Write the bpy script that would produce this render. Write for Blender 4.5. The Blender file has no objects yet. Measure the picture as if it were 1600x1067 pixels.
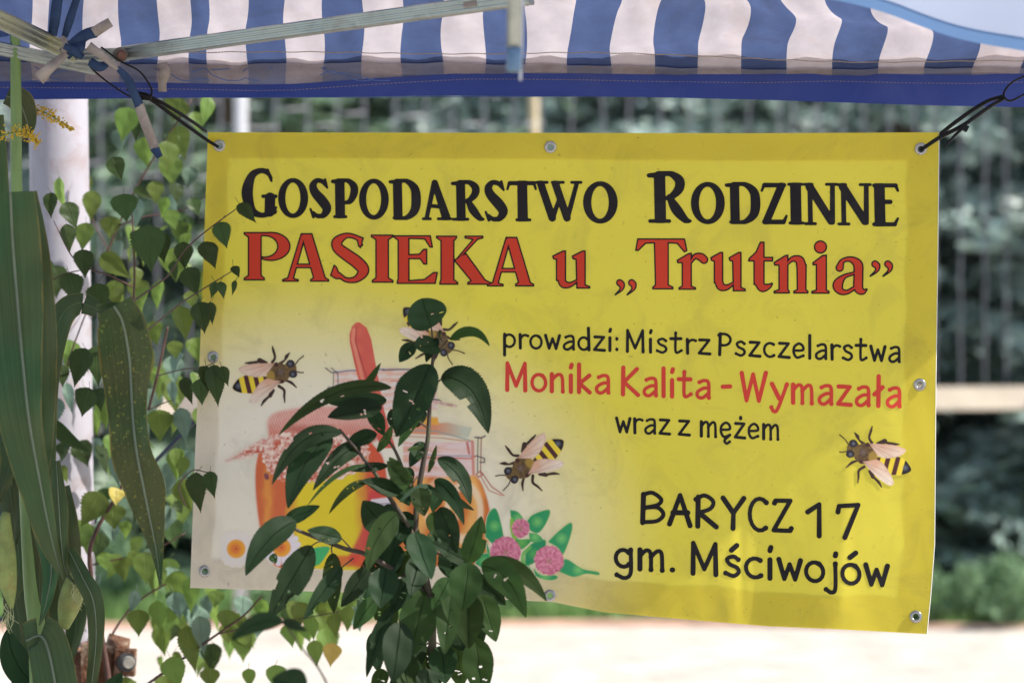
import bpy, math, random
import numpy as np
from mathutils import Vector, Matrix
random.seed(7); np.random.seed(7)
scene = bpy.context.scene
COL = scene.collection

# ---------------------------------------------------------------- camera
F = 3777.8            # focal length in pixels of a 1600 wide frame
CZ = 1.5
cam_d = bpy.data.cameras.new('camera'); cam = bpy.data.objects.new('camera', cam_d); COL.objects.link(cam)
cam.location = (0, 0, CZ); cam.rotation_euler = (math.radians(90), 0, 0)
cam_d.lens = 85; cam_d.sensor_width = 36; cam_d.clip_start = 0.05; cam_d.clip_end = 2000
cam_d.dof.use_dof = True; cam_d.dof.focus_distance = 4.78; cam_d.dof.aperture_fstop = 2.4
scene.camera = cam
# ---------------------------------------------------------------- light
SUN = Vector((0.70, -0.18, 0.69)).normalized()
w = bpy.data.worlds.new('World'); scene.world = w; w.use_nodes = True
nt = w.node_tree; bg = nt.nodes['Background']
sky = nt.nodes.new('ShaderNodeTexSky'); sky.sky_type = 'NISHITA'; sky.sun_disc = False
sky.sun_elevation = math.asin(SUN.z); sky.sun_rotation = math.atan2(SUN.x, SUN.y)
sky.air_density = 1.0; sky.dust_density = 1.5
nt.links.new(sky.outputs[0], bg.inputs[0]); bg.inputs[1].default_value = 0.13
sl = bpy.data.lights.new('sun', 'SUN'); so = bpy.data.objects.new('sun', sl); COL.objects.link(so)
sl.energy = 4.6; sl.angle = math.radians(0.53); sl.color = (1.0, 0.95, 0.87)
so.rotation_euler = SUN.to_track_quat('Z', 'Y').to_euler(); so.location = (5, 0, 8)
vs = scene.view_settings; vs.view_transform = 'Standard'; vs.look = 'None'; vs.gamma = 1; vs.use_curve_mapping = False
vs.exposure = 0.75
scene.cycles.max_bounces = 8; scene.cycles.transmission_bounces = 6; scene.cycles.use_denoising = True
scene.cycles.sample_clamp_indirect = 6

# ---------------------------------------------------------------- helpers
def P(px, py, Y): return Vector(((px-800)/F*Y, Y, CZ-(py-533.5)/F*Y))
def s2l(c):
    c = np.asarray(c, float)/255.0
    return np.where(c <= 0.04045, c/12.92, ((c+0.055)/1.055)**2.4)
def tag(o, label=None, cat=None, group=None, kind=None):
    if label: o['label'] = label
    if cat: o['category'] = cat
    if group: o['group'] = group
    if kind: o['kind'] = kind
    return o
def empty(name, loc, label, cat, group=None):
    o = bpy.data.objects.new(name, None); COL.objects.link(o); o.location = loc; o.empty_display_size = .05
    tag(o, label, cat, group); bpy.context.view_layer.update(); return o
def put(name, me, mat, parent=None):
    o = bpy.data.objects.new(name, me); COL.objects.link(o)
    if mat is not None and not me.materials:
        for m in (mat if isinstance(mat, (list, tuple)) else [mat]): me.materials.append(m)
    if parent is not None:
        o.parent = parent; o.matrix_parent_inverse = parent.matrix_world.inverted()
    return o
def mesh(verts, faces, smooth=False, mi=None, uv=None, name='mesh'):
    me = bpy.data.meshes.new(name)
    me.from_pydata([tuple(v) for v in verts], [], [tuple(f) for f in faces])
    if smooth: me.polygons.foreach_set('use_smooth', [True]*len(me.polygons))
    if mi is not None: me.polygons.foreach_set('material_index', list(mi))
    if uv is not None:
        l = me.uv_layers.new(name='UVMap'); vi = np.zeros(len(me.loops), int); me.loops.foreach_get('vertex_index', vi)
        l.data.foreach_set('uv', np.asarray(uv, float)[vi].ravel())
    me.update(); return me
def catmull(pts, n=6):
    pts = [np.asarray(p, float) for p in pts]
    if len(pts) < 3: 
        return [pts[0]+(pts[-1]-pts[0])*t for t in np.linspace(0, 1, n+1)]
    q = [2*pts[0]-pts[1]]+pts+[2*pts[-1]-pts[-2]]; out = []
    for i in range(1, len(q)-2):
        for k in range(n):
            t = k/n
            out.append(.5*((2*q[i])+(q[i+1]-q[i-1])*t+(2*q[i-1]-5*q[i]+4*q[i+1]-q[i+2])*t*t+(3*q[i]-q[i-1]-3*q[i+1]+q[i+2])*t**3))
    out.append(pts[-1]); return out
def tube(pts, rads, sides=8, cap=True):
    """pts 3D list, rads per point"""
    V = []; Fc = []; n = len(pts); pts = [Vector(p) for p in pts]
    up = Vector((0.13, 0.9, 0.3)).normalized()
    for i, p in enumerate(pts):
        d = (pts[min(i+1, n-1)]-pts[max(i-1, 0)]).normalized()
        a = d.cross(up)
        if a.length < 1e-4: a = d.cross(Vector((1, 0, 0)))
        a.normalize(); b = d.cross(a)
        for k in range(sides):
            t = 2*math.pi*k/sides; V.append(p+(a*math.cos(t)+b*math.sin(t))*rads[i])
    for i in range(n-1):
        for k in range(sides):
            k2 = (k+1) % sides; Fc.append((i*sides+k, i*sides+k2, (i+1)*sides+k2, (i+1)*sides+k))
    if cap: Fc.append(tuple(range(sides))[::-1]); Fc.append(tuple((n-1)*sides+k for k in range(sides)))
    return V, Fc
def tube_px(pts, sides=8, n=5):
    """pts: (px,py,Y,rpx)"""
    c = catmull(pts, n); return tube([P(a[0], a[1], a[2]) for a in c], [a[3]/F*a[2] for a in c], sides)
def join(parts):
    V = []; Fc = []
    for v, f in parts:
        o = len(V); V += list(v); Fc += [tuple(i+o for i in ff) for ff in f]
    return V, Fc
def box(c, s, R=None, bev=0.0):
    V = []; R = R or Matrix.Identity(3)
    for x in (-1, 1):
        for y in (-1, 1):
            for z in (-1, 1): V.append(Vector(c)+R @ Vector((x*s[0]/2, y*s[1]/2, z*s[2]/2)))
    return V, [(0, 1, 3, 2), (4, 6, 7, 5), (0, 4, 5, 1), (2, 3, 7, 6), (0, 2, 6, 4), (1, 5, 7, 3)]
def cyl(a, b, r, sides=20, r2=None): return tube([a, b], [r, r2 if r2 is not None else r], sides)

# ---------------------------------------------------------------- materials
def newmat(name):
    m = bpy.data.materials.new(name); m.use_nodes = True; n = m.node_tree; n.nodes.clear()
    out = n.nodes.new('ShaderNodeOutputMaterial'); return m, n, out
def N(n, t, **k):
    x = n.nodes.new(t)
    for a, b in k.items():
        if a.startswith('i_'): x.inputs[a[2:].replace('_', ' ')].default_value = b
        else: setattr(x, a, b)
    return x
def rgba(c): return (float(c[0]), float(c[1]), float(c[2]), 1)
def ramp(n, stops):
    r = n.nodes.new('ShaderNodeValToRGB'); e = r.color_ramp.elements
    while len(e) < len(stops): e.new(0.5)
    for i, (p, c) in enumerate(stops): e[i].position = p; e[i].color = rgba(c)
    return r
def surf_mat(name, col, rough=.6, var=.15, scale=8, transl=0.0, metal=0.0, bump=0.0, bscale=40, spec=.4,
             dirt=None, dirt_amt=.3, dirt_scale=6, attr=None, objvar=0.0, tcol=None, stretch=None, coord='Object', specks=False):
    m, n, out = newmat(name); L = n.links
    tc = N(n, 'ShaderNodeTexCoord'); mp = N(n, 'ShaderNodeMapping')
    if stretch: mp.inputs['Scale'].default_value = stretch
    L.new(tc.outputs[coord], mp.inputs['Vector'])
    no = N(n, 'ShaderNodeTexNoise', i_Scale=scale, i_Detail=6.0, i_Roughness=.6); L.new(mp.outputs[0], no.inputs['Vector'])
    if attr: base = N(n, 'ShaderNodeAttribute', attribute_name=attr); bo = base.outputs['Color']
    else: base = N(n, 'ShaderNodeRGB'); base.outputs[0].default_value = rgba(col); bo = base.outputs[0]
    hs = N(n, 'ShaderNodeHueSaturation'); L.new(bo, hs.inputs['Color'])
    mr = N(n, 'ShaderNodeMapRange'); mr.inputs['From Min'].default_value = .3; mr.inputs['From Max'].default_value = .7
    mr.inputs['To Min'].default_value = 1-var; mr.inputs['To Max'].default_value = 1+var
    L.new(no.outputs['Fac'], mr.inputs['Value'])
    vo = mr.outputs[0]
    if objvar:
        oi = N(n, 'ShaderNodeObjectInfo'); m2 = N(n, 'ShaderNodeMapRange'); m2.inputs['To Min'].default_value = 1-objvar; m2.inputs['To Max'].default_value = 1+objvar
        L.new(oi.outputs['Random'], m2.inputs['Value']); mu = N(n, 'ShaderNodeMath', operation='MULTIPLY')
        L.new(vo, mu.inputs[0]); L.new(m2.outputs[0], mu.inputs[1]); vo = mu.outputs[0]
        m3 = N(n, 'ShaderNodeMapRange'); m3.inputs['To Min'].default_value = .485; m3.inputs['To Max'].default_value = .515
        L.new(oi.outputs['Random'], m3.inputs['Value']); L.new(m3.outputs[0], hs.inputs['Hue'])
    L.new(vo, hs.inputs['Value']); co = hs.outputs[0]
    if dirt is not None:
        dn = N(n, 'ShaderNodeTexNoise', i_Scale=dirt_scale, i_Detail=9.0, i_Roughness=.68, i_Distortion=.8); L.new(mp.outputs[0], dn.inputs['Vector'])
        dr = ramp(n, [(.5, (0, 0, 0)), (.75, (dirt_amt,)*3)]); L.new(dn.outputs['Fac'], dr.inputs[0])
        mx = N(n, 'ShaderNodeMix', data_type='RGBA'); L.new(dr.outputs[0], mx.inputs[0]); L.new(co, mx.inputs[6]); mx.inputs[7].default_value = rgba(dirt)
        co = mx.outputs[2]
        if specks:
            sn = N(n, 'ShaderNodeTexNoise', i_Scale=95.0, i_Detail=3.0, i_Roughness=.7); L.new(mp.outputs[0], sn.inputs['Vector'])
            sr = ramp(n, [(.66, (0, 0, 0)), (.76, (.55,)*3)]); L.new(sn.outputs['Fac'], sr.inputs[0])
            mx2 = N(n, 'ShaderNodeMix', data_type='RGBA'); L.new(sr.outputs[0], mx2.inputs[0]); L.new(co, mx2.inputs[6]); mx2.inputs[7].default_value = (.10, .07, .04, 1); co = mx2.outputs[2]
    pb = N(n, 'ShaderNodeBsdfPrincipled', i_Roughness=rough, i_Metallic=metal); pb.inputs['Specular IOR Level'].default_value = spec
    L.new(co, pb.inputs['Base Color'])
    if bump:
        bn = N(n, 'ShaderNodeTexNoise', i_Scale=bscale, i_Detail=5.0); L.new(mp.outputs[0], bn.inputs['Vector'])
        bm = N(n, 'ShaderNodeBump', i_Strength=bump, i_Distance=.01); L.new(bn.outputs['Fac'], bm.inputs['Height']); L.new(bm.outputs[0], pb.inputs['Normal'])
    if transl:
        tr = N(n, 'ShaderNodeBsdfTranslucent')
        if tcol is not None: tr.inputs['Color'].default_value = rgba(tcol)
        else: L.new(co, tr.inputs['Color'])
        ms = N(n, 'ShaderNodeMixShader'); ms.inputs[0].default_value = transl
        L.new(pb.outputs[0], ms.inputs[1]); L.new(tr.outputs[0], ms.inputs[2]); L.new(ms.outputs[0], out.inputs[0])
    else: L.new(pb.outputs[0], out.inputs[0])
    return m
def leaf_mat(name, col, vein, transl=.35, tcol=None, rough=.42, nv=18, spots=None, spec=.45, corn=False):
    """uv: u 0..1 along the midrib, v -1..1 across"""
    m, n, out = newmat(name); L = n.links
    uv = N(n, 'ShaderNodeUVMap', uv_map='UVMap'); sp = N(n, 'ShaderNodeSeparateXYZ'); L.new(uv.outputs[0], sp.inputs[0])
    ab = N(n, 'ShaderNodeMath', operation='ABSOLUTE'); L.new(sp.outputs[1], ab.inputs[0])
    a1 = N(n, 'ShaderNodeMath', operation='MULTIPLY'); L.new(ab.outputs[0], a1.inputs[0]); a1.inputs[1].default_value = -.28
    a2 = N(n, 'ShaderNodeMath', operation='ADD'); L.new(sp.outputs[0], a2.inputs[0]); L.new(a1.outputs[0], a2.inputs[1])
    a3 = N(n, 'ShaderNodeMath', operation='MULTIPLY'); L.new(a2.outputs[0], a3.inputs[0]); a3.inputs[1].default_value = nv*math.pi
    a4 = N(n, 'ShaderNodeMath', operation='SINE'); L.new(a3.outputs[0], a4.inputs[0])
    ab2 = N(n, 'ShaderNodeMath', operation='ABSOLUTE'); L.new(a4.outputs[0], ab2.inputs[0])
    vr = ramp(n, [(0, (1, 1, 1)), (.22, (0, 0, 0))]); L.new(ab2.outputs[0], vr.inputs[0])
    mr = ramp(n, [(.0, (1, 1, 1)), (.07, (0, 0, 0))]); L.new(ab.outputs[0], mr.inputs[0])
    ad = N(n, 'ShaderNodeMath', operation='MULTIPLY_ADD'); L.new(vr.outputs[0], ad.inputs[0]); ad.inputs[1].default_value = .35; L.new(mr.outputs[0], ad.inputs[2]); ad.use_clamp = True
    tc = N(n, 'ShaderNodeTexCoord'); no = N(n, 'ShaderNodeTexNoise', i_Scale=25.0, i_Detail=6.0); L.new(tc.outputs['Object'], no.inputs['Vector'])
    oi = N(n, 'ShaderNodeObjectInfo')
    va = N(n, 'ShaderNodeMath', operation='MULTIPLY_ADD'); L.new(oi.outputs['Random'], va.inputs[0]); va.inputs[1].default_value = .55; va.inputs[2].default_value = .45
    vb = N(n, 'ShaderNodeMath', operation='MULTIPLY_ADD'); L.new(no.outputs['Fac'], vb.inputs[0]); vb.inputs[1].default_value = .5; L.new(va.outputs[0], vb.inputs[2])
    hs = N(n, 'ShaderNodeHueSaturation'); hs.inputs['Color'].default_value = rgba(col); L.new(vb.outputs[0], hs.inputs['Value'])
    hu = N(n, 'ShaderNodeMapRange'); hu.inputs['To Min'].default_value = .485; hu.inputs['To Max'].default_value = .52; L.new(oi.outputs['Random'], hu.inputs['Value']); L.new(hu.outputs[0], hs.inputs['Hue'])
    mx = N(n, 'ShaderNodeMix', data_type='RGBA'); L.new(ad.outputs[0], mx.inputs[0]); L.new(hs.outputs[0], mx.inputs[6]); mx.inputs[7].default_value = rgba(vein)
    mf = N(n, 'ShaderNodeMath', operation='MULTIPLY'); L.new(ad.outputs[0], mf.inputs[0]); mf.inputs[1].default_value = .55; L.new(mf.outputs[0], mx.inputs[0])
    co = mx.outputs[2]
    if spots:
        sn = N(n, 'ShaderNodeTexNoise', i_Scale=spots[1], i_Detail=3.0); L.new(tc.outputs['Object'], sn.inputs['Vector'])
        sr = ramp(n, [(.62, (0, 0, 0)), (.70, (.8, .8, .8))]); L.new(sn.outputs['Fac'], sr.inputs[0])
        m2 = N(n, 'ShaderNodeMix', data_type='RGBA'); L.new(sr.outputs[0], m2.inputs[0]); L.new(co, m2.inputs[6]); m2.inputs[7].default_value = rgba(spots[0]); co = m2.outputs[2]
    if corn:
        mp = N(n, 'ShaderNodeMapping'); mp.inputs['Scale'].default_value = (1.5, 26, 1); L.new(uv.outputs[0], mp.inputs['Vector'])
        ln = N(n, 'ShaderNodeTexNoise', i_Scale=1.0, i_Detail=4.0); L.new(mp.outputs[0], ln.inputs['Vector'])
        lr = N(n, 'ShaderNodeMapRange'); lr.inputs['From Min'].default_value = .3; lr.inputs['From Max'].default_value = .7; lr.inputs['To Min'].default_value = .78; lr.inputs['To Max'].default_value = 1.25; L.new(ln.outputs['Fac'], lr.inputs['Value'])
        hh = N(n, 'ShaderNodeHueSaturation'); L.new(co, hh.inputs['Color']); L.new(lr.outputs[0], hh.inputs['Value'])
        br = N(n, 'ShaderNodeTexNoise', i_Scale=5.0, i_Detail=2.0); L.new(tc.outputs['Object'], br.inputs['Vector'])
        bh = N(n, 'ShaderNodeMapRange'); bh.inputs['From Min'].default_value = .35; bh.inputs['From Max'].default_value = .65; bh.inputs['To Min'].default_value = .46; bh.inputs['To Max'].default_value = .55; L.new(br.outputs['Fac'], bh.inputs['Value']); L.new(bh.outputs[0], hh.inputs['Hue'])
        er = ramp(n, [(.93, (0, 0, 0)), (1.0, (.6, .6, .6))]); en = N(n, 'ShaderNodeMath', operation='MULTIPLY_ADD'); L.new(no.outputs['Fac'], en.inputs[0]); en.inputs[1].default_value = .22; L.new(ab.outputs[0], en.inputs[2])
        es = N(n, 'ShaderNodeMath', operation='SUBTRACT'); L.new(en.outputs[0], es.inputs[0]); es.inputs[1].default_value = .11; L.new(es.outputs[0], er.inputs[0])
        m4 = N(n, 'ShaderNodeMix', data_type='RGBA'); L.new(er.outputs[0], m4.inputs[0]); L.new(hh.outputs[0], m4.inputs[6]); m4.inputs[7].default_value = (.22, .17, .05, 1); co = m4.outputs[2]
    pb = N(n, 'ShaderNodeBsdfPrincipled', i_Roughness=rough); pb.inputs['Specular IOR Level'].default_value = spec; L.new(co, pb.inputs['Base Color'])
    bm = N(n, 'ShaderNodeBump', i_Strength=.9, i_Distance=.002, invert=True); L.new(ad.outputs[0], bm.inputs['Height']); L.new(bm.outputs[0], pb.inputs['Normal'])
    tr = N(n, 'ShaderNodeBsdfTranslucent')
    h2 = N(n, 'ShaderNodeHueSaturation'); h2.inputs['Saturation'].default_value = 1.08; h2.inputs['Value'].default_value = 1.45; h2.inputs['Hue'].default_value = .49; L.new(co, h2.inputs['Color']); L.new(h2.outputs[0], tr.inputs['Color'])
    ms = N(n, 'ShaderNodeMixShader'); ms.inputs[0].default_value = transl; L.new(pb.outputs[0], ms.inputs[1]); L.new(tr.outputs[0], ms.inputs[2]); L.new(ms.outputs[0], out.inputs[0])
    return m

M = {}
M['sand'] = surf_mat('sandy_gravel', (.52, .48, .42), .9, .25, 3, bump=.6, bscale=60, dirt=(.42, .22, .14), dirt_amt=.5, dirt_scale=1.5)
M['soil'] = surf_mat('orange_edging', (.58, .36, .27), .9, .2, 6)
M['grass'] = surf_mat('grass', (.20, .33, .11), .7, .3, 2, transl=.3)
M['shrub'] = surf_mat('shrub_leaves', (.20, .32, .17), .6, .35, 3, transl=.35)
M['spruce'] = surf_mat('spruce_needles', (.31, .40, .37), .45, .7, 1.9, transl=.2, spec=.6)
M['spruce2'] = surf_mat('spruce_needles_green', (.30, .41, .28), .45, .7, 1.9, transl=.3, spec=.6)
M['bark'] = surf_mat('bark', (.16, .12, .09), .9, .3, 12, bump=.8)
M['palebark'] = surf_mat('pale_bark', (.50, .42, .28), .9, .2, 12, bump=.5)
M['wire'] = surf_mat('fence_wire', (.20, .20, .23), .5, .1, 8, metal=.4)
M['rail'] = surf_mat('fence_rail_wood', (.52, .44, .36), .8, .15, 5)
M['galv'] = surf_mat('galvanised_post', (.55, .56, .60), .45, .1, 6, metal=.3)
M['pole'] = surf_mat('pole_paint', (.34, .325, .37), .55, .06, 5, dirt=(.22, .10, .05), dirt_amt=.6, dirt_scale=11, bump=.1)
M['rust'] = surf_mat('rusty_iron', (.13, .055, .028), .75, .5, 16, dirt=(.50, .40, .30), dirt_amt=1.0, dirt_scale=24, bump=.9, bscale=60)
M['boltm'] = surf_mat('bolt_end', (.62, .58, .52), .5, .3, 30, dirt=(.1, .06, .04), dirt_amt=.8, dirt_scale=40)
M['darkiron'] = surf_mat('dark_iron', (.045, .042, .045), .5, .2, 20)
M['steel'] = surf_mat('truss_steel', (.38, .41, .385), .30, .14, 9, metal=.95, dirt=(.12, .09, .07), dirt_amt=.5, dirt_scale=20, bump=.12, bscale=30)
M['jplate'] = surf_mat('joint_dirty_steel', (.11, .10, .09), .5, .4, 40, metal=.6, dirt=(.04, .02, .015), dirt_amt=.9, dirt_scale=50)
M['bandb'] = surf_mat('band_blue_grey', (.19, .20, .30), .8, .1, 40, transl=.4, dirt=(.22, .19, .20), dirt_amt=.8, dirt_scale=14, spec=.1)
M['bandw'] = surf_mat('band_warm_grey', (.34, .30, .33), .8, .1, 40, transl=.4, dirt=(.22, .16, .14), dirt_amt=.7, dirt_scale=14, spec=.1)
M['jrust'] = surf_mat('joint_rust', (.13, .06, .045), .7, .4, 60)
M['blue'] = surf_mat('canopy_blue_cloth', (.078, .112, .235), .8, .08, 30, transl=.5, dirt=(.06, .06, .09), dirt_amt=.5, dirt_scale=7, bump=.25, bscale=350, spec=.1)
M['white'] = surf_mat('canopy_white_cloth', (.57, .515, .54), .8, .07, 30, transl=.5, dirt=(.42, .28, .22), dirt_amt=.35, dirt_scale=7, bump=.25, bscale=350, spec=.1)
M['bluehem'] = surf_mat('hem_blue_cloth', (.12, .14, .24), .8, .1, 40, transl=.6, dirt=(.14, .12, .13), dirt_amt=.6, dirt_scale=12, spec=.1)
M['whitehem'] = surf_mat('hem_grey_cloth', (.44, .40, .43), .8, .1, 40, transl=.6, dirt=(.22, .15, .12), dirt_amt=.6, dirt_scale=12, spec=.1)
M['val'] = surf_mat('valance_blue', (.024, .042, .20), .6, .06, 6, transl=.35, tcol=(.03, .06, .30), bump=.15, bscale=300, dirt=(.10, .11, .25), dirt_amt=.5, dirt_scale=5)
M['thread'] = surf_mat('thread', (.25, .19, .14), .9, .2, 60)
M['bthread'] = surf_mat('blue_thread', (.07, .12, .30), .9, .2, 60)
M['flapw'] = surf_mat('flap_white', (.43, .50, .66), .7, .05, 3, transl=.5, spec=.1)
M['flapb'] = surf_mat('flap_blue_hem', (.15, .27, .50), .7, .06, 6, transl=.45, spec=.1)
M['strapb'] = surf_mat('strap_blue', (.035, .06, .125), .8, .2, 25, transl=.15, spec=.1)
M['strapw'] = surf_mat('strap_white', (.33, .29, .265), .85, .2, 25, transl=.15, dirt=(.2, .14, .1), dirt_amt=.7, dirt_scale=30, spec=.1)
M['cord'] = surf_mat('black_cord', (.006, .006, .007), .5, .2, 60, spec=.15)
M['rope'] = surf_mat('guy_rope', (.03, .04, .08), .6, .2, 60)
M['bluecap'] = surf_mat('blue_plastic', (.11, .20, .32), .4, .1, 10)
M['grommet'] = surf_mat('grommet_metal', (.36, .35, .34), .28, .2, 60, metal=.9, dirt=(.1, .08, .06), dirt_amt=.7, dirt_scale=80)
M['banner'] = surf_mat('printed_vinyl', None, .42, .035, 5, attr='Col', transl=.42, dirt=(.17, .13, .07), dirt_amt=.25, dirt_scale=9, spec=.35, bump=.05, bscale=30, specks=True)
M['hem'] = surf_mat('vinyl_hem', None, .5, .05, 5, attr='Col', transl=.38, dirt=(.16, .12, .05), dirt_amt=.4, dirt_scale=12)
M['edge'] = surf_mat('vinyl_cut_edge', (.6, .6, .58), .6, .1, 10)
M['print'] = surf_mat('print_art', None, .42, .03, 5, attr='Col', transl=.15, spec=.35)
M['black'] = surf_mat('print_black', (.009, .007, .009), .5, .1, 5, spec=.18, dirt=(.04, .035, .03), dirt_amt=.4)
M['red'] = surf_mat('print_red', (.54, .046, .022), .5, .06, 6, transl=.10, spec=.15)
M['red2'] = surf_mat('print_light_red', (.58, .055, .038), .5, .06, 6, transl=.10, spec=.15)
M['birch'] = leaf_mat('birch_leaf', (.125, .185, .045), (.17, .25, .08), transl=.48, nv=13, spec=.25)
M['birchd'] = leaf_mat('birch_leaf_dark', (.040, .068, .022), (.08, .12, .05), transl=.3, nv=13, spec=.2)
M['birchp'] = leaf_mat('birch_leaf_pale', (.13, .20, .15), (.19, .27, .20), transl=.25, nv=13, spec=.3)
M['yellow'] = leaf_mat('yellow_leaf', (.46, .36, .09), (.5, .42, .16), transl=.4, nv=13)
M['cherry'] = leaf_mat('cherry_leaf', (.0185, .042, .016), (.004, .010, .005), transl=.34, nv=17, rough=.55, spec=.2)
M['cherryl'] = leaf_mat('cherry_leaf_underside', (.032, .062, .018), (.010, .022, .008), transl=.42, nv=17, rough=.6, spec=.16)
M['corn'] = leaf_mat('corn_leaf', (.034, .060, .020), (.12, .16, .08), transl=.26, nv=0, rough=.5, spec=.25, corn=True)
M['corn2'] = leaf_mat('corn_leaf_spotted', (.036, .062, .018), (.12, .16, .08), transl=.25, nv=0, spots=((.20, .23, .05), 160), rough=.5, spec=.2, corn=True)
M['rib'] = surf_mat('corn_midrib', (.15, .19, .13), .5, .15, 20, transl=.2)
M['stalk'] = surf_mat('corn_stalk', (.17, .27, .09), .45, .15, 20, stretch=(4, 4, .5), transl=.1)
M['husk'] = surf_mat('corn_husk', (.26, .32, .10), .6, .3, 30, transl=.2, dirt=(.30, .17, .07), dirt_amt=.8, dirt_scale=20)
M['silk'] = surf_mat('corn_silk', (.38, .40, .20), .6, .3, 40)
M['twig'] = surf_mat('birch_twig', (.075, .035, .028), .6, .3, 40)
M['ctwig'] = surf_mat('cherry_twig', (.050, .035, .025), .6, .35, 40, dirt=(.06, .09, .03), dirt_amt=.8, dirt_scale=25)
M['golden'] = surf_mat('goldenrod_florets', (.62, .42, .03), .6, .3, 60, transl=.2)
M['gstem'] = surf_mat('goldenrod_stem', (.12, .20, .05), .6, .2, 40)

# ---------------------------------------------------------------- ground
def ground():
    n = 60; V = []; Fc = []
    xs = np.concatenate([np.linspace(-600, -12, 12), np.linspace(-10, 10, 50), np.linspace(12, 600, 12)])
    ys = np.concatenate([np.linspace(-300, -3, 6), np.linspace(0, 20, 60), np.linspace(24, 900, 14)])
    for y in ys:
        for x in xs:
            z = 0.0
            if abs(x) < 12 and 0 < y < 20: z = .012*math.sin(x*1.7+y)*math.cos(y*1.3)
            V.append((x, y, z))
    nx = len(xs)
    for j in range(len(ys)-1):
        for i in range(nx-1): Fc.append((j*nx+i, j*nx+i+1, (j+1)*nx+i+1, (j+1)*nx+i))
    o = put('ground', mesh(V, Fc, True), M['sand']); tag(o, 'bright sandy ground in full sun behind the banner', None, None, 'structure')
    # low orange edging where the sand ends
    V = []; Fc = []
    def edge_y(x): return 12.75 + .02*math.sin(x*3)+.10*x*.4 - (.25 if x > 1.2 else 0)*min(1, max(0, x-1.2))
    xs2 = np.linspace(-6, 6, 60)
    for x in xs2:
        y = edge_y(x)
        V += [(x, y-.03, -.02), (x, y-.03, .028), (x, y+.03, .028), (x, y+.03, -.02)]
    for i in range(len(xs2)-1):
        a = i*4
        for k in range(3): Fc.append((a+k, a+k+1, a+4+k+1, a+4+k))
    put_o = put('lawn_edging', mesh(V, Fc), M['soil']); tag(put_o, 'low terracotta coloured edging strip along the far side of the sand', 'edging')
    # turf behind
    V = []; Fc = []
    for x in xs2:
        y = edge_y(x)+.03
        V += [(x, y, .03), (x, 20, .03)]
    for i in range(len(xs2)-1): Fc.append((2*i, 2*i+2, 2*i+3, 2*i+1))
    o = put('lawn', mesh(V, Fc), M['grass']); tag(o, 'green lawn strip under the spruces', None, None, 'structure')
    # blades
    V = []; Fc = []
    rs = np.random.RandomState(3)
    for i in range(14000):
        x = rs.uniform(-5, 5); y = edge_y(x)+.04+abs(rs.normal())*0.6; h = rs.uniform(.05, .14)*(1.6 if rs.rand() < .1 else 1)
        a = rs.uniform(0, 6.28); dx, dy = math.cos(a)*.008, math.sin(a)*.008; lx, ly = rs.normal(size=2)*.03
        k = len(V); V += [(x-dx, y-dy, .03), (x+dx, y+dy, .03), (x+lx, y+ly, .03+h)]; Fc.append((k, k+1, k+2))
    o = put('grass', mesh(V, Fc), M['grass']); tag(o, 'short grass blades growing along the lawn edge', 'grass', None, 'stuff')
    return edge_y
edge_y = ground()

# leafy weeds at foot of trees
def shrub_mesh(seed, r, h, n):
    rs = np.random.RandomState(seed); V = []; Fc = []; tips = []
    for q in range(11):
        a = rs.uniform(0, 6.28); rr = r*math.sqrt(rs.rand()); tips.append((rr*math.cos(a), rr*math.sin(a), h*rs.uniform(.3, 1.25)))
    for i in range(n):
        tx, ty, tz = tips[rs.randint(11)]; t = rs.rand()**.6
        c = np.array([tx*t, ty*t, tz*t+.02])+rs.normal(size=3)*np.array([.045, .045, .02]); c[2] = max(c[2], .01)
        u = rs.normal(size=3); u /= np.linalg.norm(u); v = np.cross(u, rs.normal(size=3)); v /= np.linalg.norm(v)
        s = rs.uniform(.02, .045); k = len(V)
        V += [c-u*s, c+v*s*.45, c+u*s, c-v*s*.45]; Fc.append((k, k+1, k+2, k+3))
    return mesh(V, Fc)
shm = [shrub_mesh(i, .34, .38, 900) for i in range(3)]
stemV = join([tube([(0, 0, 0), (math.cos(a)*.08, math.sin(a)*.08, .14), (math.cos(a)*.2, math.sin(a)*.2, .28)], [.006, .005, .003], 5) for a in (0, 1.3, 2.6, 3.9, 5.1)])
stm = mesh(*stemV)
sh_specs = [(1500, 12.75, .65, 'leafy green weed clump just right of the bottom right banner corner'), (1590, 12.6, .75, 'leafy weed clump at the right edge of the picture'), (1545, 12.95, .85, 'leafy weed clump between the two at the right, a little further back'),
            (800, 13.0, .55, 'weed clump showing under the banner beside the cherry leaves'), (900, 13.2, .5, 'low weed clump showing under the middle of the banner'), (1010, 13.2, .5, 'low weed clump under the banner, second from its middle'),
            (1150, 13.4, .45, 'low weed clump under the banner towards its right half'), (190, 13.3, .9, 'weed clump behind the rusty clamp'), (440, 13.0, .7, 'weed clump behind the birch leaves below the banner')]
for i, (px, Y, s, lab) in enumerate(sh_specs):
    x = (px-800)/F*Y
    t = empty('weed_clump', (x, Y, .03), lab, 'weeds', 'leafy weeds at the foot of the spruces')
    a = put('foliage', shm[i % 3], M['shrub'], t); a.matrix_parent_inverse = Matrix.Identity(4)
    b = put('stem', stm, M['gstem'], t); b.matrix_parent_inverse = Matrix.Identity(4)
    t.scale = (s, s, s); t.rotation_euler.z = i*1.1

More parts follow.
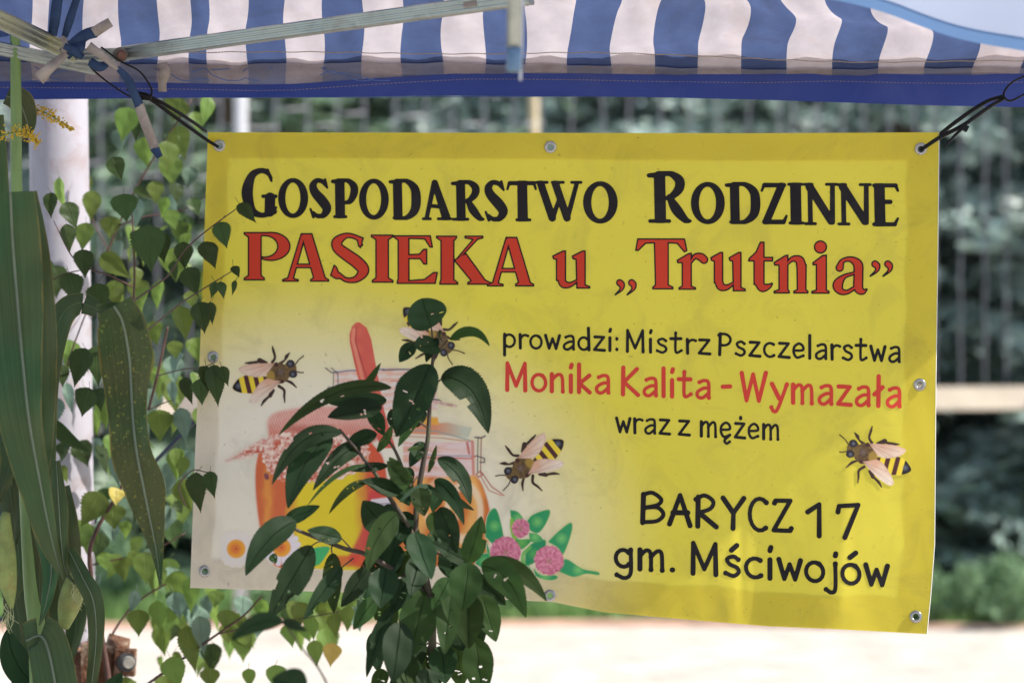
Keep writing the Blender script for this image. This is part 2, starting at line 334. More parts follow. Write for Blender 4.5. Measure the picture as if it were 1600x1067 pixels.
# ---------------------------------------------------------------- spruces
def spruce_mesh(seed, H=8.0, R=2.1):
    rs = np.random.RandomState(seed); C = []; U = []; W = []
    z = .12
    while z < H-.2:
        rad = R*(1-z/H)**.8*rs.uniform(.85, 1.1)
        nb = int(9+rs.randint(4)) if z < 4.5 else 7
        a0 = rs.uniform(0, 6.28)
        for b in range(nb):
            a = a0+b*2*math.pi/nb+rs.normal()*.15; L = rad*rs.uniform(.75, 1.08)
            d = np.array([math.cos(a), math.sin(a), 0]); side = np.array([-math.sin(a), math.cos(a), 0])
            droop = rs.uniform(.10, .25)
            zb = z+rs.normal()*.06
            ns = max(4, int(L/.11))
            for k in range(ns):
                t = (k+.5)/ns
                if t < .25: continue
                p = d*L*t+np.array([0, 0, zb-droop*L*t*t+.06*math.sin(t*3)])
                wl = (.42*(1-t*.75)+.06)*min(1, L/1.5)
                for sgn in (-1, 1):
                    m = max(2, int(wl/.07))
                    for q in range(m):
                        s = (q+rs.rand())/m
                        c = p+sgn*side*wl*s+d*wl*s*.6+np.array([0, 0, -.12*s*wl*2])+rs.normal(size=3)*.022
                        for rep in range(3 if z < 4.2 else 1):
                            u = sgn*side*rs.uniform(.5, 1)+d*rs.uniform(.5, 1)+np.array([0, 0, rs.uniform(-.5, .35)])
                            u /= np.linalg.norm(u); v = np.cross(u, rs.normal(size=3)); v /= np.linalg.norm(v)
                            C.append(c+rs.normal(size=3)*.015); U.append(u*rs.uniform(.05, .10)); W.append(v*rs.uniform(.018, .034))
        z += rs.uniform(.30, .46) if z < 4.5 else .40
    C = np.array(C); U = np.array(U); W = np.array(W); n = len(C)
    V = np.empty((n, 4, 3)); V[:, 0] = C-U; V[:, 1] = C+W-U*.2; V[:, 2] = C+U; V[:, 3] = C-W-U*.2
    me = bpy.data.meshes.new('crown'); me.vertices.add(n*4); me.vertices.foreach_set('co', V.ravel())
    me.loops.add(n*4); me.loops.foreach_set('vertex_index', np.arange(n*4)); me.polygons.add(n)
    me.polygons.foreach_set('loop_start', np.arange(n)*4); me.polygons.foreach_set('loop_total', np.full(n, 4)); me.update(calc_edges=True)
    return me
sp_me = [spruce_mesh(11), spruce_mesh(23)]
sp_me2 = sp_me[1].copy(); sp_me[0].materials.append(M['spruce']); sp_me[1].materials.append(M['spruce']); sp_me2.materials.append(M['spruce2'])
trunk_me = mesh(*tube([(0, 0, 0), (.02, 0, 2), (0, .02, 5), (0, 0, 7.9)], [.15, .12, .07, .015], 10), smooth=True)
sp_specs = [(-3.4, 15.6, 0, 1.0, 'blue spruce furthest left, behind the corn leaves'), (-1.75, 15.2, 2, 1.0, 'greener spruce behind the birch twigs, left of the banner'),
            (-.2, 15.9, 0, 1.05, 'blue spruce behind the left half of the banner top'), (1.15, 15.5, 1, 1.0, 'dark spruce behind the right half of the banner top'),
            (2.55, 15.9, 0, 1.0, 'blue spruce behind the right edge of the banner'), (3.95, 15.7, 1, 1.05, 'blue spruce at the right edge of the picture'),
            (-5.2, 16.2, 1, 1.0, 'blue spruce beyond the left edge of the picture'), (5.6, 16.4, 0, 1.0, 'blue spruce beyond the right edge of the picture'),
            (-2.7, 19.0, 1, 1.3, 'tall spruce in the back row at the left'), (-.9, 19.2, 0, 1.3, 'tall spruce in the back row behind the banner top left'),
            (.7, 19.0, 1, 1.3, 'tall spruce in the back row behind the banner top right'), (2.0, 19.4, 0, 1.3, 'tall spruce in the back row right of the banner middle'), (3.6, 19.2, 1, 1.3, 'tall spruce in the back row at the right'),
            (-4.6, 19.6, 0, 1.3, 'tall spruce in the back row at the far left'), (5.2, 19.6, 0, 1.3, 'tall spruce in the back row at the far right')]
for i, (x, y, k, s, lab) in enumerate(sp_specs):
    t = empty('spruce_tree', (x, y, 0), lab, 'spruce tree', 'spruces growing beyond the fence')
    c = put('crown', sp_me2 if k == 2 else sp_me[k], None, t); c.matrix_parent_inverse = Matrix.Identity(4)
    tr = put('trunk', trunk_me, M['bark'], t); tr.matrix_parent_inverse = Matrix.Identity(4)
    t.scale = (s, s, s); t.rotation_euler.z = i*1.37+.3
# pale slim trunk between them
t = empty('slim_tree', P(832, 533, 14.0)*1 - Vector((0, 0, 1.5)), 'slim pale trunked tree seen just above the banner left of its middle', 'tree')
bx = (832-800)/F*14.0
put('trunk', mesh(*tube([(bx, 14, 0), (bx+.03, 14, 1.5), (bx, 14, 3.2), (bx-.05, 14.05, 4.6)], [.04, .034, .028, .012], 10), smooth=True), M['palebark'], t)
rs = np.random.RandomState(5); V = []; Fc = []
for i in range(900):
    c = np.array([bx, 14, 4.3])+rs.normal(size=3)*np.array([.45, .45, .5]); u = rs.normal(size=3)*.04; v = rs.normal(size=3)*.025; k = len(V)
    V += [c-u, c+v, c+u, c-v]; Fc.append((k, k+1, k+2, k+3))
put('crown', mesh(V, Fc), M['shrub'], t)

# ---------------------------------------------------------------- fence
def fpt(px): # fence runs from near left to far right
    u = (px-350)/1300.0; Y = 12.9+1.6*u; return (px-800)/F*Y, Y
fe = empty('wire_fence', (0, 13.4, 0), 'grey wire mesh fence with a pale wooden rail standing before the spruces', 'fence')
wires = list(range(432, 1240, 46))+list(range(1240, 1900, 37)); wires = [386-46*k for k in range(1, 12)][::-1]+wires
wx = []
for i, px in enumerate(wires):
    X, Y = fpt(px); jit = .01*math.sin(i*2.1)
    pts = []
    for k in range(17):
        z = 1.20+k*.17
        pts.append((X+jit+.010*((k+i) % 2), Y, z))
    wx.append((X, Y)); put('wire', mesh(*tube(pts, [.0066]*len(pts), 5)), M['wire'], fe)
for k in range(8):
    z = 2.05+k*.36; segs = []
    for i in range(len(wires)-1):
        if wires[i] > 830 or k > 4: continue
        (x0, y0), (x1, y1) = wx[i], wx[i+1]; zz = z+(.07 if i % 2 else -.03)+.02*math.sin(i*1.7)-.012*i*(1 if k % 2 else .6)
        segs.append(tube([(x0+.01, y0, zz), (x0*.6+x1*.4, y0, zz-.012), (x1+.01, y1, zz)], [.004]*3, 4))
    
    if segs: put('cross_wire', mesh(*join(segs)), M['wire'], fe)['kind'] = 'stuff'
(xa, ya), (xb, yb) = fpt(200), fpt(2300)
def slab(x0, y0, x1, y1, z0, z1, th):
    d = Vector((x1-x0, y1-y0, 0)).normalized(); nn = Vector((-d.y, d.x, 0))*th/2
    V = [Vector((x, y, z))+s*nn for (x, y) in ((x0, y0), (x1, y1)) for z in (z0, z1) for s in (-1, 1)]
    return V, [(0, 1, 3, 2), (4, 6, 7, 5), (0, 4, 5, 1), (2, 3, 7, 6), (0, 2, 6, 4), (1, 5, 7, 3)]
put('rail', mesh(*slab(xa, ya-.02, xb, yb-.02, 1.10, 1.235, .05)), M['rail'], fe)
for px in (-120, 1880):
    X, Y = fpt(px); put('post', mesh(*tube([(X, Y+.04, 0), (X, Y+.04, 4.1)], [.03, .03], 12)), M['galv'], fe)
# thin galvanised post left of banner
X, Y = (376-800)/F*12.7, 12.7
o = put('steel_post', mesh(*tube([(X, Y, -.02), (X, Y, 3.9), (X, Y, 3.93)], [.036, .036, .02], 16), smooth=True), M['galv'])
tag(o, 'thin pale steel post rising behind the top left corner of the banner', 'post')

# ---------------------------------------------------------------- thick white pole and clamp
pp = [(88, -60, 5.6), (91, 155, 5.6), (99, 700, 5.6), (103, 1010, 5.6), (108, 1400, 5.6)]
top = P(87, -200, 5.6); bot = P(109, 1545, 5.6); bot.z = 0
o = put('white_pole', mesh(*tube([bot, P(103, 1010, 5.6), P(99, 700, 5.6), P(91, 155, 5.6), top], [.068]*5, 40), smooth=True), M['pole'])
tag(o, 'thick white painted pole with rust spots behind the corn and birch leaves', 'pole')
cl = empty('pole_clamp', P(105, 1067, 5.55), 'rusty iron clamp with bolts round the foot of the white pole', 'clamp')
Yc = 5.45
put('collar', mesh(*tube([P(103, 1006, 5.6), P(103, 1010, 5.6), P(105, 1090, 5.6), P(105, 1094, 5.6)], [.072, .078, .078, .072], 40), smooth=False), M['rust'], cl)
put('flange', mesh(*tube([P(150, 1060, 5.52), P(170, 1020, 5.50), P(172, 1006, 5.50)], [.036, .034, .026], 16), smooth=True), M['rust'], cl)
put('flange', mesh(*box(P(160, 1062, 5.52), (.07, .07, .08), Matrix.Rotation(.25, 3, 'Y'))), M['rust'], cl)
put('flange', mesh(*box(P(52, 1040, 5.5), (.05, .09, .11), Matrix.Rotation(-.1, 3, 'Y'))), M['rust'], cl)
put('bracket', mesh(*join([box(P(140, 1045, 5.47), (.03, .05, .12)), box(P(115, 1052, 5.49), (.06, .03, .10))])), M['rust'], cl)
put('knuckle', mesh(*tube([P(168, 1006, 5.50), P(200, 1012, 5.50)], [.026, .022], 18), smooth=True), M['rust'], cl)
put('lug', mesh(*box(P(196, 1034, 5.47), (.045, .03, .06), Matrix.Rotation(.05, 3, 'Y'))), M['rust'], cl)
put('bolt', mesh(*tube([P(197, 1034, 5.46), P(198, 1034, 5.44)], [.023, .021], 20)), M['darkiron'], cl)
put('bolt', mesh(*tube([P(201, 1034, 5.44), P(202, 1035, 5.425)], [.014, .012], 16)), M['boltm'], cl)
put('bolt', mesh(*tube([P(58, 1008, 5.46), P(38, 1012, 5.44)], [.03, .026], 16)), M['darkiron'], cl)
# guy rope
o = put('guy_rope', mesh(*tube_px([(330, 632, 5.5, 3.2), (245, 718, 5.6, 3.2), (180, 785, 5.7, 3.2), (60, 905, 5.9, 3.2), (-420, 1420, 6.4, 3.2)], 8)), M['rope'])
tag(o, 'dark taut guy rope slanting down behind the birch leaves', 'rope')

# ---------------------------------------------------------------- tent canopy
EDGES = [-420, -360, -300, -240, -180, -120, -60, 0, 49, 75, 131, 187, 247, 297, 325, 386, 445, 505, 567, 628, 691, 757, 821, 888, 955, 1021, 1090, 1158, 1229, 1300, 1372, 1443, 1517, 1592, 1668, 1744, 1820, 1896, 1972, 2048, 2124]
EDGES = [e for e in EDGES]
BLUE0 = {49: 0, 0: 1}
def is_blue(i):
    x = EDGES[i]
    if x >= 325: return (EDGES.index(x)-EDGES.index(386)) % 2 == 0
    return {-420: 0, -360: 1, -300: 0, -240: 1, -180: 0, -120: 1, -60: 1, 0: 1, 49: 0, 75: 1, 131: 0, 187: 1, 247: 0, 297: 1}[x]
HEMY = 5.0; KS = .5; Z0 = CZ-(118-533.5)/F*HEMY
def rowY(py):
    a = (533.5-py)/F
    return ((Z0-CZ)+KS*HEMY)/(a+KS)
def sstep(a, b, x): t = min(1, max(0, (x-a)/(b-a))); return t*t*(3-2*t)
def dxf(px, py):
    s = sstep(1010, 1140, px); A = 13*max(0, 1-py/75)**1.4*sstep(800, 900, px)
    y0 = 28+(px-1158)*.13; y0 = min(y0, 75)
    B = 15*math.exp(-((py-y0)/24)**2)-(12*(1-sstep(y0-45, y0-12, py)) if px > 1000 else 0)
    w = 2.5*math.sin(py*.05+px*.021)*(1-s)
    return A*(1-s)+B*s+w
def fold(px, py):
    s = sstep(1000, 1150, px); y0 = min(28+(px-1158)*.13, 75)
    f = .012*math.exp(-((py-y0)/16)**2)*s + .004*math.sin(py*.09+px*.006)
    f += .004*math.sin(px*.045+py*.01)+.003*math.sin(px*.013+py*.07)+.002*math.sin(px*.11-py*.05)
    return f*(1 if py < 95 else .35)
tent = empty('market_tent', (0, 3.5, 2.0), 'blue and white striped market tent canopy on a steel frame over the banner', 'market tent')
def canopy():
    cols = []; cm = []
    for i in range(len(EDGES)-1):
        for k in range(5): cols.append(EDGES[i]+(EDGES[i+1]-EDGES[i])*k/5); cm.append(is_blue(i))
    cols.append(EDGES[-1])
    rows = list(np.linspace(121, -60, 40)); V = []; Fc = []; mi = []; nc = len(cols)
    for py in rows:
        for px in cols:
            q = px+dxf(px, py) if py < 118 else px+dxf(px, 118)
            p = P(q, py, rowY(py)); p.z += fold(px, py); p.y -= fold(px, py)*.3; V.append(p)
    base = len(rows)
    for e in range(1, 9):
        for c in range(nc):
            b = V[(base-1)*nc+c]; x = b.x; smax = 1 if x < .1 else max(.12, 1-(x-.1)/1.1)  # unseen upper roof cut back at right to let sun onto the flap
            t = e/8*smax; V.append(Vector((x, b.y+(3.3-b.y)*t, b.z+(b.y-3.3)*KS*t+.01*math.sin(c*.3+e))))
    for j in range(base+8-1):
        for c in range(nc-1):
            Fc.append((j*nc+c, j*nc+c+1, (j+1)*nc+c+1, (j+1)*nc+c)); mi.append(0 if cm[c] else 1)
    put('canopy_cloth', mesh(V, Fc, True, mi), [M['blue'], M['white']], tent)
    # front slope out of view, left part only
    V = []; Fc = []; mi = []; cc = [c for c in range(nc) if cols[c] <= 900]
    for e in range(7):
        for c in cc:
            x = (cols[c]-800)/F*4.9; t = e/6; V.append((x, 3.3-1.25*t, (Z0+KS*(5-3.3))-.55*t+.004))
    for j in range(6):
        for i in range(len(cc)-1): Fc.append((j*len(cc)+i, j*len(cc)+i+1, (j+1)*len(cc)+i+1, (j+1)*len(cc)+i)); mi.append(0 if cm[cc[i]] else 1)
    put('canopy_cloth', mesh(V, Fc, True, mi), [M['blue'], M['white']], tent)
    # doubled hem : a second layer outside the cloth
    def strip(y0, y1, off, name, mats, nrow=4, cbb=None):
        V = []; Fc = []; mi = []
        for r in range(nrow):
            for c, px in enumerate(cols):
                a = y0(px) if callable(y0) else y0; b = y1(px) if callable(y1) else y1
                py = a+(b-a)*r/(nrow-1); Yr = rowY(min(py, 121)); q = px+dxf(px, min(py, 118))
                V.append(P(q, py, Yr+off)+Vector((0, 0, fold(px, min(py, 110)))))
        for j in range(nrow-1):
            for c in range(nc-1): Fc.append((j*nc+c, j*nc+c+1, (j+1)*nc+c+1, (j+1)*nc+c)); mi.append(0 if cm[c] else 1)
        return put(name, mesh(V, Fc, True, mi), mats, tent)
    strip(84, 119, +.012, 'hem_lining', [M['bluehem'], M['whitehem']])
    strip(lambda x: 99 if x < 700 else 99+min(8, (x-700)*.02), lambda x: vt(x)+1.5, -.008, 'hem_band', [M['bandb'], M['bandw']])
def itp(tab, x):
    xs = [a for a, _ in tab]; ys = [b for _, b in tab]; return float(np.interp(x, xs, ys))
VT = [(-420, 130), (0, 129), (250, 131), (400, 134), (460, 133), (600, 123), (730, 116), (800, 116), (1000, 118), (1180, 118), (1300, 115), (1420, 118), (1520, 119), (1560, 117), (2124, 118)]
VB = [(-420, 154), (0, 156), (140, 155), (300, 153), (500, 152), (700, 150), (850, 151), (1000, 152), (1180, 156), (1300, 160), (1450, 165), (1600, 168), (2124, 172)]
def vt(x): return itp(VT, x)
def vb(x): return itp(VB, x)
canopy()
def valance():
    V = []; Fc = []; xs = np.linspace(-420, 2124, 180)
    for x in xs:
        a, b = vt(x), vb(x); Yb = 4.985
        for k in range(6):
            t = k/5; py = a+(b-a)*t-(0 if k else 1.5)
            p = P(x, py, Yb+.004*math.sin(x*.02+k*.3)+.003*math.sin(x*.07)*t); V.append(p)
    for i in range(len(xs)-1):
        for k in range(5): Fc.append((i*6+k, (i+1)*6+k, (i+1)*6+k+1, i*6+k+1))
    put('valance', mesh(V, Fc, True), M['val'], tent)
    def stitch(fn, Y, r, mat, x0, x1, step=5.0, dash=.7, amp=0):
        S = []; x = x0
        while x < x1:
            S.append(tube([P(x, fn(x), Y), P(x+step*dash, fn(x+step*dash), Y)], [r/F*Y]*2, 4)); x += step
        o = put('stitching', mesh(*join(S)), mat, tent); o['kind'] = 'stuff'
    stitch(lambda x: 83+1.6*math.sin(x*.011)+(x > 900)*min(14, (x-900)*.03)+.6*math.sin(x*.1), 4.80, .8, M['thread'], 250, 1700, 5, .86)
    stitch(lambda x: vt(x)+8+(4 if x > 900 else 0)*min(1, abs(x-900)/300), 4.975, .45, M['thread'], -50, 1700, 6, .6)
    # loose blue threads on the grey hem band
    rs = np.random.RandomState(9); S = []
    for (x0, x1) in ((0, 120), (20, 160), (300, 420), (330, 400), (380, 520), (420, 620), (500, 600), (240, 330)):
        pts = []; x = x0; y = rs.uniform(104, 124)
        while x < x1:
            pts.append((x, y, 4.965, .75)); x += rs.uniform(8, 22); y = min(126, max(102, y+rs.normal()*8))
        if len(pts) > 2: S.append(tube_px(pts, 4, 4))
    o = put('loose_thread', mesh(*join(S)), M['bthread'], tent); o['kind'] = 'stuff'
    for (a, b) in (((1335, 84), (1345, 98)), ((615, 88), (628, 77)), ((618, 72), (631, 54)), ((1452, 110), (1470, 95)), ((1475, 108), (1492, 92)), ((1490, 95), (1512, 104)), ((1495, 98), (1510, 90))):
        pass
valance()
# truss bars
def bar(a, b, wpx, name='truss_bar'):
    pa, pb = P(*a), P(*b); d = (pb-pa).normalized(); up = d.cross(Vector((0, 1, 0))).normalized(); 
    if up.z < 0: up = -up
    dp = d.cross(up); r = wpx/2/F*(a[2]+b[2])/2
    prof = [(-1, .75), (-.85, .95), (-.55, 1.0), (-.35, .93), (.35, .93), (.55, 1.0), (.85, .95), (1, .75), (1, -.75), (.85, -.95), (-.85, -.95), (-1, -.75)]
    prof = [(-1, -.8), (-1, -.55), (-.92, -.45), (-.92, -.2), (-1, -.1), (-1, .1), (-.92, .2), (-.92, .45), (-1, .55), (-1, .8), (-.85, 1), (.85, 1), (1, .8), (1, -.8), (.85, -1), (-.85, -1)]
    V = []; n = len(prof)
    if dp.y > 0: dp = -dp
    for p in (pa, pb):
        for (dd, u) in prof: V.append(p-dp*dd*-1*r*-1+up*u*r) if False else V.append(p+dp*(-dd)*r+up*u*r)
    Fc = [(k, (k+1) % n, n+(k+1) % n, n+k) for k in range(n)]+[tuple(range(n))[::-1], tuple(range(n, 2*n))]
    return put(name, mesh(V, Fc), M['steel'], tent)
bar((195, 84, 4.80), (830, -4, 4.45), 22)
bar((-40, 12, 4.55), (112, 84, 4.80), 28)
bar((-40, 68, 4.84), (150, 108, 4.88), 21)
bar((95, 88, 4.82), (200, 86, 4.82), 20)
put('joint_plate', mesh(*tube([P(188, 86, 4.80), P(188, 86, 4.765)], [12/F*4.8, 11/F*4.8], 24)), M['jplate'], tent)
put('rivet', mesh(*tube([P(190, 87, 4.765), P(190, 87, 4.757)], [8/F*4.8, 6/F*4.8], 16)), M['jrust'], tent)
put('tape', mesh(*tube([P(728, 8, 4.50), P(748, 5, 4.49)], [13/F*4.5, 13/F*4.5], 4)), M['strapw'], tent)
# hanging tube end (nearer the camera)
a, b = P(806, -220, 3.68), P(803, 80, 3.68)
put('hanging_tube', mesh(*tube([a, b], [11.5/F*3.68]*2, 16), smooth=True), M['steel'], tent)
put('end_cap', mesh(*tube([P(803, 76, 3.68), P(803, 108, 3.68), P(803, 112, 3.68)], [12.5/F*3.68, 12.2/F*3.68, 10/F*3.68], 16), smooth=True), M['bluecap'], tent)
put('hanging_wire', mesh(*tube([P(818, -60, 3.68), P(815, 60, 3.68), P(813, 126, 3.68)], [.0022]*3, 6)), M['galv'], tent)
# loop tab on hem
def ribbon(pts, hws, name, mat, parent=None, n=6, twist=0, th=.0012):
    """pts (px,py,Y); hws px. flat cloth strip with thickness"""
    c = catmull([tuple(p)+(h*(.84 if h > 3 else 1),) for p, h in zip(pts, hws)], n); V = []; Fc = []; m = len(c)
    for i, q in enumerate(c):
        a = c[max(0, i-1)]; b = c[min(m-1, i+1)]; d = np.array([b[0]-a[0], b[1]-a[1]]); d = d/(np.linalg.norm(d)+1e-9); nn = np.array([-d[1], d[0]])
        ww = twist*math.sin(i/m*6)
        for s in (-1, 0, 1):
            V.append(P(q[0]+nn[0]*q[3]*s, q[1]+nn[1]*q[3]*s, q[2]+.004*abs(s)+s*ww))
        for s in (1, 0, -1):
            V.append(P(q[0]+nn[0]*q[3]*s, q[1]+nn[1]*q[3]*s, q[2]+.004*abs(s)+s*ww+th))
    for i in range(m-1):
        for k in range(6): k2 = (k+1) % 6; Fc.append((i*6+k, i*6+k2, (i+1)*6+k2, (i+1)*6+k))
    Fc.append((0, 1, 2, 3, 4, 5)); Fc.append(tuple((m-1)*6+k for k in range(6))[::-1])
    me = mesh(V, Fc, True); return put(name, me, mat, parent)
ribbon([(252, 98, 4.95), (258, 112, 4.94), (254, 128, 4.95), (254, 144, 4.955)], [8, 10, 8, 8], 'hem_tab', M['strapw'], tent)
ribbon([(340, 153, 4.97), (900, 151, 4.97)], [.6, .6], 'hem_cord', M['bthread'], tent)
# straps
st = empty('cloth_strap', P(120, 75, 4.74), 'blue and off white cloth straps knotted round the truss joint at top left', 'strap')
ribbon([(98, -30, 4.7), (90, 0, 4.7), (86, 30, 4.70), (82, 56, 4.72)], [10, 10, 10, 8], 'band', M['strapb'], st)
ribbon([(130, -30, 4.7), (116, 10, 4.70), (108, 35, 4.71), (101, 58, 4.73)], [7, 7, 8, 6], 'band', M['strapb'], st)
ribbon([(100, 86, 4.72), (115, 72, 4.70), (132, 56, 4.69), (150, 50, 4.69)], [13, 13, 11, 11], 'band', M['strapb'], st, twist=.004)
ribbon([(146, 52, 4.688), (158, 44, 4.68), (173, 35, 4.68)], [10, 10, 9], 'strap_end', M['strapw'], st, twist=.003)
ribbon([(104, 84, 4.70), (88, 98, 4.70), (76, 108, 4.69), (60, 124, 4.69)], [6, 9, 10, 13], 'strap_end', M['strapw'], st, twist=.006)
ribbon([(96, 58, 4.715), (104, 70, 4.70), (98, 84, 4.70)], [5, 7, 6], 'band', M['strapw'], st)
ribbon([(122, 64, 4.70), (121, 76, 4.685), (113, 88, 4.69)], [15, 13, 10], 'knot', M['strapb'], st, twist=.010)
ribbon([(100, 72, 4.69), (116, 80, 4.675), (130, 90, 4.69)], [6, 7, 5], 'knot', M['strapb'], st, twist=.006)
ribbon([(138, 72, 4.69), (160, 88, 4.68), (185, 108, 4.69)], [9, 7, 5], 'band', M['strapw'], st, twist=.005)
ribbon([(140, 96, 4.70), (155, 105, 4.69), (168, 100, 4.69)], [8, 9, 6], 'band', M['strapb'], st, twist=.006)
ribbon([(183, 106, 4.69), (200, 125, 4.70), (210, 148, 4.70), (218, 166, 4.71)], [5, 8, 8, 9], 'band', M['strapb'], st, twist=.004)
ribbon([(217, 164, 4.71), (226, 190, 4.71), (242, 232, 4.72)], [9, 9.5, 9], 'strap_end', M['strapw'], st)
ribbon([(241, 231, 4.72), (250, 246, 4.72)], [9, 6], 'strap_end', M['strapb'], st)
# bright neighbouring canopy, top right
nb = empty('neighbour_canopy', P(1600, 20, 4.0), 'bright pale blue and white canopy flap slanting across the top right corner', 'canopy')
E = [(1080, -62), (1200, -24), (1290, 2), (1400, 28), (1500, 56), (1600, 83), (1750, 128), (2000, 200)]
def flap(o0, o1, name, mat, nr=3, dY=.0):
    V = []; Fc = []; xs = np.linspace(1080, 2000, 70)
    for x in xs:
        ye = float(np.interp(x, [e[0] for e in E], [e[1] for e in E]))
        for k in range(nr):
            t = o0+(o1-o0)*k/(nr-1)
            p = P(x, ye, 4.1); q = p+Vector((.10*t, -.55*t, .62*t))
            q.z += .006*math.sin(x*.02+t*3); V.append(q+Vector((0, dY, 0)))
    for i in range(len(xs)-1):
        for k in range(nr-1): Fc.append((i*nr+k, (i+1)*nr+k, (i+1)*nr+k+1, i*nr+k+1))
    return put(name, mesh(V, Fc, True), mat, nb)
flap(.0, .030, 'hem', M['flapb'])
flap(.029, 1.6, 'cloth', M['flapw'], 14, .002)
flap(.23, .234, 'stitching', M['red2'], 2, -.002)
flap(.212, .215, 'stitching', M['red2'], 2, -.002)

# ---------------------------------------------------------------- banner
BL = [(207, 325), (400, 318), (560, 312), (700, 305), (918, 297)]
BR = [(207, 1467), (400, 1465), (600, 1462), (730, 1461), (850, 1460), (930, 1454), (990, 1448)]
def b_left(v): return v
def bsurf(px, py, off=0.0):
    px = np.asarray(px, float); py = np.asarray(py, float)
    u = (px-300)/1165
    Y = 5.02-.20*u + .0045*np.sin(px*.013+.6)+.003*np.sin(px*.027+py*.008)+.0035*np.sin(py*.012+px*.004)*u \
        + .006*np.exp(-((px-1185)/28)**2)*np.clip((py-600)/300, 0, 1)-.006*np.exp(-((px-1300)/40)**2)*np.clip((py-700)/250, 0, 1)
    def cr(x0, y0, x1, y1, wd, am):   # a soft straight crease
        ex, ey = x1-x0, y1-y0; L = math.hypot(ex, ey); t = ((px-x0)*ex+(py-y0)*ey)/L/L; d = ((px-x0)*ey-(py-y0)*ex)/L
        return am*np.exp(-(d/wd)**2)*np.clip(t*6, 0, 1)*np.clip((1-t)*2.2, 0, 1)
    Y = Y+cr(1439, 233, 1150, 420, 9, .0016)+cr(1439, 233, 1290, 560, 10, -.0016)+cr(343, 228, 520, 470, 10, .0015)+cr(343, 228, 640, 330, 8, -.0013)\
        +cr(1160, 985, 1150, 560, 9, .0022)+cr(1310, 990, 1330, 640, 12, -.002)+cr(1010, 970, 980, 700, 14, .0014)+cr(860, 230, 800, 420, 9, .001)+cr(860, 230, 930, 400, 10, -.001)\
        +.00035*np.sin(px*.11+py*.03)*np.sin(py*.07-px*.02)+.0007*np.sin(px*.045+1)*np.sin(py*.031+2)
    rx = (px-800)/F; rz = -(py-533.5)/F; Y = Y-off
    return np.stack([rx*Y, Y, CZ+rz*Y], -1)
def top_e(u): return np.interp(u, [0, .25, .5, .75, 1], [207, 207.5, 208, 208.5, 207])
def bot_e(u): return np.interp(u, [0, .23, .49, .56, .70, .785, .87, 1], [918, 926, 940, 956, 970, 978, 982, 990])
def uvpos(u, v):
    t = top_e(u); b = bot_e(u); py = t+(b-t)*v
    l = np.interp(py, [a for a, _ in BL], [c for _, c in BL]); r = np.interp(py, [a for a, _ in BR], [c for _, c in BR])
    return l+(r-l)*u, py
def bcol(px, py):
    px = np.asarray(px, float); py = np.asarray(py, float)
    ye = s2l((219, 204, 70)); be = s2l((230, 221, 204))
    d = np.sqrt(((px-470)/530)**2+((py-860)/400)**2); wd = 1-np.clip((d-.5)/.62, 0, 1); wd = wd*wd*(3-2*wd)
    c = ye+(be-ye)*wd[..., None]
    return c
def setcol(me, cols):
    a = me.color_attributes.new('Col', 'FLOAT_COLOR', 'POINT'); c = np.ones((len(me.vertices), 4)); c[:, :3] = cols; a.data.foreach_set('color', c.ravel())
ban = empty('banner', P(880, 600, 4.9), 'yellow vinyl advertising banner with black and red lettering, bees and honey jars', 'banner')
nu, nv = 540, 350
U, Vv = np.meshgrid(np.linspace(0, 1, nu), np.linspace(0, 1, nv)); PX, PY = uvpos(U, Vv)
def grid_faces(nu, nv): 
    i = np.arange((nv-1)*nu).reshape(nv-1, nu)[:, :-1]; return np.stack([i, i+nu, i+nu+1, i+1], -1).reshape(-1, 4)
GROM = ((343, 228), (860, 230), (1439, 233), (333, 558), (1437, 601), (320, 892), (859, 930), (1431, 963))
gf = grid_faces(nu, nv); fx = PX.ravel()[gf]; fy = PY.ravel()[gf]; keep = np.ones(len(gf), bool)
for gx, gy in GROM: keep &= ~(np.hypot(fx-gx, fy-gy).min(1) < 5.4)
cu = U.ravel()[gf].mean(1); cv = Vv.ravel()[gf].mean(1)
def gridpart(name, sel, off, mat):
    q = gf[keep & sel]; used = np.unique(q); rm = np.full(nu*nv, -1); rm[used] = np.arange(len(used)); q = rm[q]
    v = bsurf(PX.ravel()[used], PY.ravel()[used], off); me = bpy.data.meshes.new(name); n = len(q)
    me.vertices.add(len(v)); me.vertices.foreach_set('co', v.ravel()); me.loops.add(n*4); me.loops.foreach_set('vertex_index', q.ravel()); me.polygons.add(n)
    me.polygons.foreach_set('loop_start', np.arange(n)*4); me.polygons.foreach_set('loop_total', np.full(n, 4)); me.polygons.foreach_set('use_smooth', np.ones(n, bool)); me.update(calc_edges=True)
    setcol(me, bcol(PX.ravel()[used], PY.ravel()[used])); return put(name, me, mat, ban)
gridpart('sheet', cu > -1, 0, M['banner'])
# hems folded behind the sheet: they darken it by blocking the light from behind
wb = .0025*np.sin(cu*60)+.002*np.sin(cu*23+1); wc = .0015*np.sin(cv*40)
gridpart('hem', cv < .056, -.0022, M['hem']); gridpart('hem', cv > .931+wb, -.0022, M['hem'])
gridpart('hem', (cu < .031+wc) & (cv >= .056) & (cv <= .931+wb), -.0022, M['hem']); gridpart('hem', (cu > .957+wc) & (cv >= .056) & (cv <= .931+wb), -.0022, M['hem'])
# white cut edge on the right side and bottom
pts = [tuple(bsurf(*uvpos(1.0, v), -.001)) for v in np.linspace(0, 1, 40)]
put('cut_edge', mesh(*tube(pts, [.0012]*40, 5)), M['edge'], ban)
